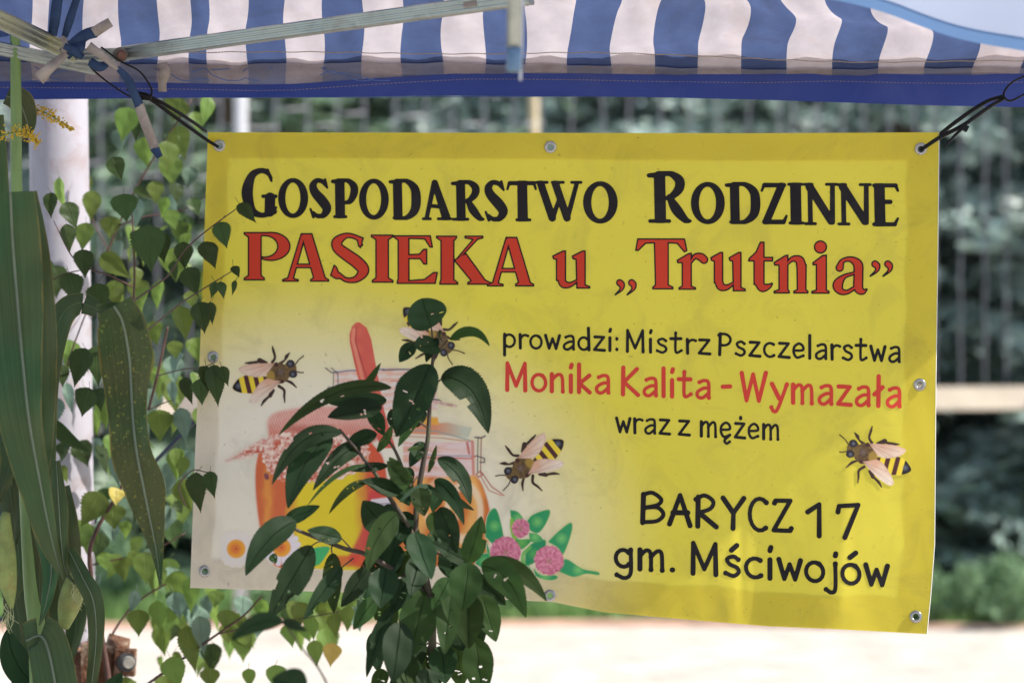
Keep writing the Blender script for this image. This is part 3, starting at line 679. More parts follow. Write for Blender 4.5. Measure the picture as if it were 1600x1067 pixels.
# grommets
for (gx, gy) in GROM:
    c = Vector(bsurf(gx, gy, .0012)); n1 = (Vector((0, 0, CZ))-c).normalized(); V = []; Fc = []
    a = n1.cross(Vector((0, 0, 1))).normalized(); b = n1.cross(a)
    prof = [(.0062, -.003), (.0064, .0012), (.0074, .0022), (.0090, .0024), (.0100, .0014), (.0112, .0016), (.0122, .0012), (.0128, -.0002)]
    for k in range(28):
        t = k/28*2*math.pi; e = a*math.cos(t)+b*math.sin(t)
        for (r, h) in prof: V.append(c+e*r*.98+n1*h)
    m = len(prof)
    for k in range(28):
        for j in range(m-1): Fc.append((k*m+j, k*m+j+1, ((k+1) % 28)*m+j+1, ((k+1) % 28)*m+j))
    g = put('grommet', mesh(V, Fc, True), M['grommet'], ban)
# ------------------------------------------------ lettering : signed distance shapes -> contour meshes
def sd_poly(X, Y, pts):
    d = np.full(X.shape, 1e9); ins = np.zeros(X.shape, bool); n = len(pts)
    for i in range(n):
        ax, ay = pts[i]; bx, by = pts[(i+1) % n]; ex, ey = bx-ax, by-ay; L = ex*ex+ey*ey+1e-12
        t = np.clip(((X-ax)*ex+(Y-ay)*ey)/L, 0, 1); d = np.minimum(d, np.hypot(X-ax-ex*t, Y-ay-ey*t))
        c = (ay > Y) != (by > Y)
        if abs(ey) > 1e-12: ins ^= c & (X < ax+(Y-ay)/ey*ex)
    return np.where(ins, -d, d)
def sd_stroke(X, Y, pts):
    d = np.full(X.shape, 1e9)
    for a, b in zip(pts[:-1], pts[1:]):
        ex, ey = b[0]-a[0], b[1]-a[1]; L = ex*ex+ey*ey+1e-12
        t = np.clip(((X-a[0])*ex+(Y-a[1])*ey)/L, 0, 1); d = np.minimum(d, np.hypot(X-a[0]-ex*t, Y-a[1]-ey*t)-(a[2]+(b[2]-a[2])*t))
    return d
def sd_ell(X, Y, cx, cy, rx, ry):
    k0 = np.hypot((X-cx)/rx, (Y-cy)/ry); k1 = np.hypot((X-cx)/rx**2, (Y-cy)/ry**2)+1e-9
    return k0*(k0-1)/k1
def msq(Fd, x0, y0, st):
    """marching squares of Fd<0 ; returns px verts and faces"""
    ins = Fd < 0; H, W = Fd.shape; V = []; Fc = []; key = {}
    def gv(j, i):
        k = (j, i, 0)
        if k not in key: key[k] = len(V); V.append((x0+i*st, y0+j*st))
        return key[k]
    def ev(j, i, j2, i2):
        if (j2, i2) < (j, i): j, i, j2, i2 = j2, i2, j, i
        k = (j, i, 1 if i2 > i else 2)
        if k not in key:
            t = Fd[j, i]/(Fd[j, i]-Fd[j2, i2]); key[k] = len(V); V.append((x0+(i+(i2-i)*t)*st, y0+(j+(j2-j)*t)*st))
        return key[k]
    s = ins[:-1, :-1].astype(int)+ins[1:, :-1]+ins[1:, 1:]+ins[:-1, 1:]
    for j, i in np.argwhere(s > 0):
        c = [(j, i), (j+1, i), (j+1, i+1), (j, i+1)]; f = []
        for k in range(4):
            a, b = c[k], c[(k+1) % 4]
            if ins[a]: f.append(gv(*a))
            if ins[a] != ins[b]: f.append(ev(*a, *b))
        f2 = [v for k, v in enumerate(f) if v != f[k-1]]
        if len(f2) >= 3: Fc.append(f2)
    return V, Fc
class Layer:
    def __init__(s, step=1.0): s.P = []; s.step = step
    def add(s, fn, bbox):
        x0, y0, x1, y1 = bbox; X, Y = np.meshgrid(np.arange(x0-6, x1+6, s.step), np.arange(y0-6, y1+6, s.step))
        v, f = msq(fn(X, Y), x0-6, y0-6, s.step); s.P.append((v, f))
    def build(s, name, mat, off, parent=None):
        for v, f in s.P:
            a = np.array(v); o = put(name, mesh(bsurf(a[:, 0], a[:, 1], off), f), mat, parent or ban)
        return {}
# ---- heavy rounded serif (unit boxes, y down, radii in heights)
G1 = {
'G': [('s', (.84, .20, .02), (.70, .08, .045), (.5, .055, .05), (.27, .17, .075), (.15, .5, .11), (.27, .84, .08), (.52, .95, .05), (.75, .93, .045), (.92, .88, .05)), ('l', (.72, .05, .035), (.84, .26, .018)), ('l', (.80, .60, .10), (.79, .88, .10)), ('l', (.60, .57, .03), (.96, .57, .03)), ('l', (.9, .84, .03), (.97, .80, .02))],
'O': [('e', .5, .5, .5, .5), ('-e', .49, .5, .265, .40)],
'S': [('s', (.80, .20, .03), (.62, .08, .05), (.36, .06, .055), (.20, .19, .085), (.30, .36, .105), (.62, .57, .12), (.82, .76, .105), (.66, .93, .065), (.4, .945, .05), (.2, .86, .035)), ('l', (.74, .03, .025), (.84, .24, .018)), ('l', (.09, .77, .02), (.22, .97, .03))],
'P': [('l', (.32, .1, .115), (.34, .93, .115)), ('l', (.12, .965, .03), (.56, .965, .03)), ('l', (.05, .07, .04), (.3, .07, .06)), ('s', (.3, .06, .05), (.62, .045, .05), (.86, .18, .085), (.88, .36, .09), (.74, .56, .065), (.54, .61, .035))],
'D': [('l', (.27, .1, .105), (.29, .9, .105)), ('l', (.04, .07, .035), (.27, .07, .05)), ('s', (.25, .06, .05), (.55, .045, .05), (.82, .22, .095), (.88, .5, .11), (.82, .78, .095), (.55, .955, .05), (.2, .96, .04)), ('l', (.16, .955, .03), (.3, .95, .04))],
'A': [('l', (.40, .07, .055), (.15, .93, .045)), ('l', (.42, .08, .07), (.80, .92, .10)), ('l', (.30, .65, .04), (.6, .67, .04)), ('l', (.03, .97, .028), (.27, .97, .028)), ('l', (.54, .97, .028), (.97, .97, .028))],
'R': [('l', (.28, .1, .105), (.30, .93, .105)), ('l', (.07, .965, .03), (.5, .965, .03)), ('l', (.04, .08, .035), (.28, .07, .055)), ('s', (.28, .06, .05), (.52, .045, .05), (.72, .17, .085), (.72, .33, .085), (.58, .47, .06), (.46, .52, .04)), ('s', (.5, .5, .05), (.66, .74, .095), (.86, .94, .06), (.97, .965, .022))],
'T': [('l', (.10, .055, .045), (.92, .055, .045)), ('l', (.08, .05, .03), (.02, .2, .022)), ('l', (.92, .05, .03), (.98, .2, .022)), ('l', (.52, .05, .115), (.54, .93, .12)), ('l', (.34, .965, .03), (.78, .965, .03))],
'W': [('l', (.11, .07, .085), (.36, .90, .085)), ('l', (.37, .9, .055), (.54, .35, .04)), ('l', (.43, .07, .085), (.68, .90, .085)), ('l', (.69, .9, .055), (.89, .07, .045)), ('l', (.02, .035, .028), (.25, .035, .028)), ('l', (.36, .035, .028), (.6, .035, .028)), ('l', (.78, .035, .028), (.985, .035, .028))],
'Z': [('l', (.14, .055, .05), (.86, .055, .045)), ('l', (.12, .06, .03), (.04, .19, .022)), ('l', (.76, .08, .085), (.22, .92, .085)), ('l', (.14, .945, .05), (.84, .945, .05)), ('l', (.86, .94, .04), (.95, .80, .022))],
'I': [('l', (.48, .08, .125), (.52, .92, .125)), ('l', (.06, .035, .03), (.88, .035, .03)), ('l', (.14, .965, .03), (.96, .965, .03))],
'N': [('l', (.18, .07, .05), (.2, .93, .05)), ('l', (.17, .09, .09), (.82, .90, .085)), ('l', (.86, .06, .05), (.86, .93, .055)), ('l', (.02, .035, .028), (.25, .035, .028)), ('l', (.05, .965, .028), (.35, .965, .028)), ('l', (.68, .035, .028), (.98, .035, .028))],
'E': [('l', (.27, .08, .12), (.30, .92, .12)), ('l', (.08, .045, .04), (.88, .045, .042)), ('l', (.88, .05, .035), (.96, .17, .022)), ('l', (.3, .43, .045), (.68, .43, .045)), ('l', (.08, .955, .04), (.85, .955, .042)), ('l', (.85, .95, .035), (.96, .82, .022))],
}
def stem(x0, x1, y0, y1, tl=.08, tr=.08, bl=.08, br=.08, s=.045, k=.06):
    return ('p', (x0-tl, y0), (x1+tr, y0), (x1+tr, y0+s if tr else y0), (x1, y0+k+s), (x1, y1-k-s), (x1+br, y1-s if br else y1), (x1+br, y1), (x0-bl, y1), (x0-bl, y1-s if bl else y1), (x0, y1-k-s), (x0, y0+k+s), (x0-tl, y0+s if tl else y0))
G2 = {
'P': [('e', .58, .295, .42, .30), ('p', (.1, 0), (.6, 0), (.6, .2), (.1, .2)), ('-e', .44, .295, .28, .215), ('p', (.0, 0), (.5, 0), (.5, .075), (0, .05)), stem(.09, .38, 0, 1, .09, 0, .09, .07)],
'A': [('p', (.40, 0), (.50, .06), (.25, .93), (.35, .955), (.35, 1), (0, 1), (0, .955), (.11, .92)), ('p', (.40, 0), (.64, 0), (.93, .92), (1, .955), (1, 1), (.60, 1), (.60, .955), (.66, .92), (.44, .17)), ('p', (.25, .63), (.7, .63), (.7, .72), (.25, .72))],
'S': [('s', (.80, .24, .03), (.68, .1, .045), (.42, .055, .055), (.19, .17, .10), (.20, .30, .11), (.42, .44, .12), (.70, .60, .125), (.85, .76, .115), (.68, .925, .07), (.42, .945, .05), (.2, .83, .05)), ('p', (.6, .02), (.86, .1), (.78, .31), (.72, .27), (.68, .13)), ('p', (.0, .86), (.10, .64), (.17, .68), (.24, .82), (.3, .93), (.15, .93))],
'I': [stem(.22, .80, 0, 1, .2, .2, .16, .2)],
'E': [stem(.10, .36, 0, 1, .09, 0, .02, 0), ('p', (.3, 0), (.84, 0), (.89, .25), (.82, .25), (.70, .08), (.3, .07)), ('p', (.3, .39), (.58, .38), (.68, .28), (.76, .28), (.76, .60), (.68, .60), (.6, .49), (.3, .49)), ('p', (.3, .93), (.70, .90), (.90, .76), (1, .76), (.95, 1), (.3, 1))],
'K': [stem(.08, .33, 0, 1, .08, .05, .02, .07), ('p', (.30, .56), (.66, .08), (.52, .05), (.52, 0), (.86, 0), (.86, .05), (.76, .08), (.46, .44)), ('p', (.48, .38), (.32, .50), (.63, .92), (.57, .955), (.57, 1), (1, 1), (1, .955), (.90, .90), (.55, .36))],
'u': [('p', (.0, .14), (.28, 0), (.36, 0), (.36, .8), (.10, .8), (.10, .24), (.02, .22)), ('s', (.235, .74, .105), (.30, .88, .105), (.47, .90, .07), (.68, .78, .035)), ('p', (.52, .14), (.80, 0), (.88, 0), (.88, .9), (1, .94), (1, 1), (.64, 1), (.62, .24), (.54, .22))],
'T': [('p', (.04, 0), (.95, 0), (1, .24), (.94, .27), (.8, .1), (.64, .09), (.64, .91), (.73, .955), (.73, 1), (.33, 1), (.33, .955), (.38, .91), (.36, .09), (.20, .1), (.06, .24), (0, .24))],
'r': [('p', (.0, .2), (.36, .02), (.47, 0), (.47, .9), (.6, .94), (.6, 1), (.06, 1), (.06, .94), (.16, .9), (.16, .28), (.02, .28)), ('s', (.44, .26, .04), (.58, .10, .07), (.76, .12, .11), (.86, .19, .11))],
't': [('p', (.48, 0), (.65, 0), (.65, .3), (1, .3), (.99, .385), (.65, .385), (.65, .85), (.22, .85), (.22, .385), (0, .385), (.02, .33), (.3, .2)), ('s', (.44, .82, .085), (.58, .905, .085), (.82, .88, .05), (.95, .83, .02))],
'n': [('p', (.0, .2), (.32, .02), (.42, 0), (.42, .9), (.46, .94), (.46, 1), (.0, 1), (.0, .94), (.14, .9), (.14, .28), (.02, .28)), ('s', (.38, .24, .04), (.55, .11, .07), (.74, .14, .11), (.80, .3, .13)), ('p', (.66, .25), (.95, .25), (.94, .9), (1, .94), (1, 1), (.57, 1), (.57, .94), (.67, .9))],
'i': [('o', .5, .125, .12), ('p', (.05, .42), (.6, .28), (.85, .27), (.85, .93), (1, .955), (1, 1), (0, 1), (0, .955), (.25, .93), (.25, .46), (.08, .47))],
'a': [('s', (.22, .29, .10), (.30, .12, .06), (.52, .075, .07), (.72, .2, .12), (.74, .45, .12), (.74, .8, .12), (.86, .90, .07), (.97, .84, .02)), ('s', (.66, .42, .04), (.34, .52, .06), (.17, .72, .13), (.24, .88, .09), (.42, .91, .06), (.64, .80, .05))],
'q': [('s', (.27, .22, .20), (.36, .34, .18), (.34, .60, .10), (.08, .92, .035)), ('s', (.79, .22, .20), (.87, .34, .18), (.85, .60, .10), (.60, .92, .035))],
}
def glyph_fn(ops, x0, y0, x1, y1, inset=0, clip=False):
    w_, h_ = x1-x0, y1-y0
    def fn(X, Y):
        d = np.full(X.shape, 1e9)
        for op in ops:
            k = op[0]
            if k in ('s', 'l'):
                pts = catmull(op[1:], 8) if k == 's' else [np.array(q) for q in op[1:]]
                e = sd_stroke(X, Y, [(x0+q[0]*w_, y0+q[1]*h_, q[2]*h_) for q in pts])
            elif k == 'p': e = sd_poly(X, Y, [(x0+q[0]*w_, y0+q[1]*h_) for q in op[1:]])
            elif k == 'o': e = np.hypot(X-x0-op[1]*w_, Y-y0-op[2]*h_)-op[3]*h_
            else: e = sd_ell(X, Y, x0+op[1]*w_, y0+op[2]*h_, op[3]*w_, op[4]*h_)
            d = np.maximum(d, -e) if k[0] == '-' else np.minimum(d, e)
        if clip: d = np.maximum(d, np.maximum(y0-Y, Y-y1))
        return d+inset
    return fn
L1 = [('G', 378, 433, 263, 340), ('O', 435, 481, 279, 340.5), ('S', 482, 517, 279, 341), ('P', 518, 558, 279.5, 341), ('O', 561.5, 607, 280, 343), ('D', 608, 656, 280, 343.5), ('A', 660, 706, 281, 344), ('R', 705, 757, 282, 345), ('S', 755.6, 793, 282, 346), ('T', 792, 838, 283, 346), ('W', 837, 909, 283, 347), ('O', 911.6, 964.6, 284, 349), ('R', 1011, 1080.6, 268, 348.4),
      ('O', 1080, 1132, 285, 350), ('D', 1133, 1187, 285, 350), ('Z', 1188.5, 1231, 286, 350.5), ('I', 1231, 1256, 286, 351), ('N', 1256, 1308, 286, 352), ('N', 1308, 1361, 286.5, 352.5), ('E', 1362.6, 1404.6, 287, 353.7)]
def line_obj(items, glyphs, name, mat, off, inset=0, label=None, step=.9):
    ly = Layer(step)
    for (g, x0, x1, y0, y1) in items: ly.add(glyph_fn(glyphs[g], x0, y0, x1, y1, inset, glyphs is G1), (x0, y0, x1, y1))
    o = ly.build(name, mat, off)
    if label: o['label'] = label
    return o
line_obj(L1, G1, 'letter', M['black'], .0010, -.55, 'top line of bold black serif capitals')
L2 = [('P', 381, 453.7, 363, 438), ('A', 441, 514, 364.7, 440), ('S', 515.7, 577, 364, 441.6), ('I', 579, 614.6, 367, 441.6), ('E', 614.6, 684, 368, 443.5), ('K', 681.6, 767, 368.6, 444.7), ('A', 761, 834.4, 370.5, 447.4), ('u', 863, 922, 391.7, 450.8), ('q', 958.6, 994.5, 436, 462.6), ('T', 992.7, 1074, 373, 452),
      ('r', 1057.5, 1107, 395, 452.6), ('u', 1110, 1165, 394, 455), ('t', 1169, 1208, 378, 457), ('n', 1209, 1263, 398, 458.4), ('i', 1268, 1296, 375.7, 458.7), ('a', 1299.6, 1356, 400.6, 462), ('q', 1356.8, 1395.4, 406.7, 433.7)]
line_obj(L2, G2, 'letter_outline', M['black'], .0010, -.5, 'thin black outline round the red serif lettering', .8)
line_obj(L2, G2, 'letter', M['red'], .0017, 1.8, 'second line of large red serif letters', .8)
# ---- monoline hand lettering: x-height 1, y up, baseline 0
def arc(cx, cy, rx, ry, a0, a1, n=9): return [(cx+rx*math.cos(math.radians(a0+(a1-a0)*k/n)), cy+ry*math.sin(math.radians(a0+(a1-a0)*k/n))) for k in range(n+1)]
O_ = arc(.36, .48, .36, .48, 60, 420, 16)
HAND = {
'p': (.78, [[(.06, 1.0), (.06, -.55)], arc(.36, .52, .36, .46, 140, -130, 12)]),
'r': (.55, [[(.08, 1.0), (.1, .0)], arc(.42, .55, .32, .42, 170, 60, 6)]),
'o': (.76, [O_]),
'w': (.95, [[(.02, 1.0), (.25, .02), (.47, .78), (.70, .02), (.92, 1.0)]]),
'a': (.78, [[(.18, .90), (.42, 1.0), (.66, .88), (.68, .02)], [(.66, .58), (.38, .55), (.08, .32), (.10, .06), (.34, .0), (.66, .28)]]),
'd': (.80, [[(.66, 1.62), (.70, .0)], arc(.36, .46, .34, .46, 45, 320, 12)]),
'z': (.75, [[(.08, .98), (.66, .98), (.04, .03), (.70, .0)]]),
'i': (.25, [[(.1, .95), (.1, .0)], [(.1, 1.42), (.14, 1.58)]]),
':': (.25, [[(.1, .12), (.1, .08)], [(.1, .90), (.1, .86)]]),
'M': (1.15, [[(.05, .0), (.06, 1.58), (.52, .25), (.98, 1.58), (1.0, .0)]]),
's': (.68, [[(.58, .86), (.38, 1.0), (.12, .86), (.22, .60), (.52, .44), (.60, .2), (.38, .0), (.06, .12)]]),
't': (.72, [[(.30, 1.45), (.28, .25), (.38, .02), (.64, .18)], [(.0, 1.02), (.62, 1.04)]]),
'P': (.85, [[(.10, 1.52), (.06, .0)], arc(.30, 1.10, .46, .42, 130, -110, 10)]),
'c': (.72, [arc(.40, .48, .38, .49, 55, 310, 11)]),
'e': (.76, [[(.06, .50), (.62, .56), (.60, .86), (.36, 1.0), (.08, .76), (.04, .35), (.24, .02), (.64, .16)]]),
'l': (.25, [[(.1, 1.6), (.1, .0)]]),
'n': (.78, [[(.08, 1.0), (.08, .0)], [(.08, .66), (.40, .98), (.62, .84), (.66, .0)]]),
'k': (.74, [[(.08, 1.6), (.08, .0)], [(.62, .98), (.12, .5), (.64, .0)]]),
'K': (.95, [[(.10, 1.55), (.08, .0)], [(.82, 1.5), (.14, .72), (.88, .0)]]),
'W': (1.35, [[(.03, 1.55), (.28, .02), (.62, 1.5), (.92, .02), (1.28, 1.6)]]),
'y': (.86, [[(.05, 1.0), (.42, .2)], [(.82, 1.0), (.34, -.38), (.12, -.5), (.02, -.3)]]),
'm': (1.18, [[(.08, 1.0), (.08, .0)], [(.08, .66), (.34, .98), (.54, .84), (.56, .0)], [(.56, .66), (.84, .98), (1.02, .84), (1.05, .0)]]),
'ł': (.42, [[(.22, 1.6), (.20, .0)], [(.0, .62), (.42, 1.02)]]),
'ę': (.76, [[(.06, .50), (.62, .56), (.60, .86), (.36, 1.0), (.08, .76), (.04, .35), (.24, .02), (.64, .16)], [(.52, .04), (.28, -.24), (.42, -.44), (.62, -.32)]]),
'ż': (.75, [[(.08, .98), (.66, .98), (.04, .03), (.70, .0)], [(.42, 1.32), (.42, 1.42)]]),
'B': (1.0, [[(.10, 1.5), (.06, .0)], [(.10, 1.5), (.50, 1.6), (.88, 1.28), (.72, .98), (.18, .80)], [(.18, .80), (.72, .84), (.98, .5), (.70, .14), (.06, .02)]]),
'A': (1.0, [[(.05, .02), (.52, 1.55), (.96, .0)], [(.20, .62), (.86, .66)]]),
'R': (1.0, [[(.12, 1.5), (.10, .0)], [(.02, 1.38), (.40, 1.6), (.78, 1.32), (.66, .94), (.16, .70)], [(.16, .70), (.92, .02)]]),
'Y': (.95, [[(.02, 1.52), (.48, .78)], [(.94, 1.55), (.48, .78), (.46, .0)]]),
'C': (.85, [arc(.50, .78, .45, .80, 50, 305, 12)]),
'Z': (.85, [[(.10, 1.40), (.14, 1.52), (.80, 1.55), (.06, .04), (.80, .06), (.84, .18)]]),
'1': (.62, [[(.05, 1.16), (.5, 1.56), (.50, .0)]]),
'7': (.95, [[(.06, 1.22), (.10, 1.50), (.88, 1.58), (.34, .0)]]),
'g': (.80, [arc(.36, .5, .33, .44, 45, 320, 12), [(.68, .96), (.68, -.22), (.42, -.52), (.08, -.38)]]),
'.': (.25, [[(.1, .06), (.12, .06)]]),
'ś': (.68, [[(.58, .86), (.38, 1.0), (.12, .86), (.22, .60), (.52, .44), (.60, .2), (.38, .0), (.06, .12)], [(.30, 1.32), (.52, 1.58)]]),
'j': (.35, [[(.26, .95), (.26, -.30), (.10, -.52), (-.12, -.38)], [(.26, 1.36), (.28, 1.46)]]),
'ó': (.76, [O_, [(.32, 1.32), (.56, 1.56)]]),
'-': (.60, [[(.05, .55), (.5, .57)]]),
}
CORNER = set('wMzżWAZKkYit1:7l.-ł')
def hand(word, x0, x1, yb0, yb1, xh, rad, ly, xh1=None):
    xh1 = xh1 or xh; adv = [HAND[c][0]+.20 for c in word]; tot = sum(adv)-.22; sc = (x1-x0)/tot; x = 0
    for c, a in zip(word, adv):
        strokes = []
        for stx in HAND[c][1]:
            corner = c in CORNER and not (c in 'ti' and len(stx) > 2)
            if c == '7' or c == 'Z': corner = True
            q = [np.array(p) for p in stx]
            if not corner and len(q) > 2 and len(q) < 10: q = catmull(q, 7)
            pts = []; m = len(q)
            for k, p in enumerate(q):
                xx = x0+(x+p[0])*sc; f = (xx-x0)/(x1-x0); yy = yb0+(yb1-yb0)*f-p[1]*(xh+(xh1-xh)*f)
                r = rad*(1.16 if k in (0, m-1) else (.93 if not corner else 1.0)); pts.append((xx, yy, r))
            strokes.append(pts)
        al = [p for s_ in strokes for p in s_]; bb = (min(p[0] for p in al)-rad, min(p[1] for p in al)-rad, max(p[0] for p in al)+rad, max(p[1] for p in al)+rad)
        def fn(X, Y, strokes=strokes):
            d = np.full(X.shape, 1e9)
            for s_ in strokes: d = np.minimum(d, sd_stroke(X, Y, s_))
            return d
        ly.add(fn, bb); x += a
ly = Layer(.8); hand('prowadzi:', 787, 967, 543, 548, 21, 2.15, ly); hand('Mistrz', 979, 1110, 549, 553, 21, 2.15, ly, 22); hand('Pszczelarstwa', 1123, 1407, 554, 565.5, 21.5, 2.2, ly, 23)
ly.build('letter', M['black'], .0010)['label'] = 'line of small black handwritten letters'
ly = Layer(.8); hand('Monika', 791, 953, 609, 614, 26.5, 2.9, ly, 27); hand('Kalita', 971, 1110, 616, 622, 27, 2.9, ly); hand('-', 1128, 1143, 618.5, 618.5, 26, 2.9, ly); hand('Wymazała', 1158, 1408, 626, 635.5, 28, 3.0, ly, 29)
ly.build('letter', M['red2'], .0010)['label'] = 'line of red handwritten letters'
ly = Layer(.8); hand('wraz', 963, 1047, 675, 678, 22, 2.15, ly); hand('z', 1060, 1078, 679, 679.5, 22, 2.15, ly); hand('mężem', 1094, 1218, 681, 686.5, 22.5, 2.2, ly)
ly.build('letter', M['black'], .0010)['label'] = 'short line of small black handwritten letters'
ly = Layer(.9); hand('BARYCZ', 1002, 1236, 816, 831, 29.5, 3.5, ly, 31.5); hand('1', 1260, 1284, 836, 837, 31.5, 3.5, ly); hand('7', 1307, 1343, 839, 840, 32.5, 3.5, ly)
ly.build('letter', M['black'], .0010)['label'] = 'large black handwritten capitals with a number'
ly = Layer(.9); hand('gm.', 961, 1055, 886, 892, 30, 3.5, ly); hand('Mściwojów', 1081, 1387, 895, 915, 30, 3.5, ly, 31)
ly.build('letter', M['black'], .0010)['label'] = 'lowest line of large black handwritten letters'

# ------------------------------------------------ printed pictures, rasterised to coloured cells of the vinyl
class Art:
    def __init__(s, x0, y0, x1, y1, st):
        s.x = np.arange(x0, x1, st); s.y = np.arange(y0, y1, st); s.X, s.Y = np.meshgrid(s.x, s.y)
        s.A = np.zeros(s.X.shape); s.C = bcol(s.X, s.Y); s.st = st
    def over(s, d, col, soft=.8, a=1.0):
        """d signed distance px; col sRGB or array"""
        al = np.clip(.5-d/soft, 0, 1)*a; c = s2l(col) if not (isinstance(col, np.ndarray) and col.ndim == 3) else col
        s.C = s.C*(1-al[..., None])+c*al[..., None]; s.A = np.maximum(s.A, al)
    def build(s, name, off, th=.25, label=None):
        H, W = s.A.shape; idx = np.arange(H*W).reshape(H, W); m = np.maximum.reduce([s.A[:-1, :-1], s.A[1:, :-1], s.A[:-1, 1:], s.A[1:, 1:]]) > th
        q = np.stack([idx[:-1, :-1], idx[1:, :-1], idx[1:, 1:], idx[:-1, 1:]], -1)[m]; used = np.unique(q); rm = np.full(H*W, -1); rm[used] = np.arange(len(used)); q = rm[q]
        v = bsurf(s.X.ravel()[used], s.Y.ravel()[used], off); me = bpy.data.meshes.new(name); n = len(q)
        me.vertices.add(len(v)); me.vertices.foreach_set('co', v.ravel()); me.loops.add(n*4); me.loops.foreach_set('vertex_index', q.ravel()); me.polygons.add(n)
        me.polygons.foreach_set('loop_start', np.arange(n)*4); me.polygons.foreach_set('loop_total', np.full(n, 4)); me.update(calc_edges=True)
        setcol(me, np.clip(s.C.reshape(-1, 3)[used], 0, 1)); o = put(name, me, M['print'], ban)
        if label: o['label'] = label
        return o
def vnoise(X, Y, sc, seed=0):
    rs = np.random.RandomState(seed); g = rs.rand(64, 64); x = X/sc; y = Y/sc; i = np.floor(x).astype(int); j = np.floor(y).astype(int); fx = x-i; fy = y-j
    fx = fx*fx*(3-2*fx); fy = fy*fy*(3-2*fy); a = g[j % 64, i % 64]; b = g[j % 64, (i+1) % 64]; c = g[(j+1) % 64, i % 64]; d = g[(j+1) % 64, (i+1) % 64]
    return (a*(1-fx)+b*fx)*(1-fy)+(c*(1-fx)+d*fx)*fy
def mix3(a, b, t): return s2l(a)+(s2l(b)-s2l(a))*np.clip(t, 0, 1)[..., None]
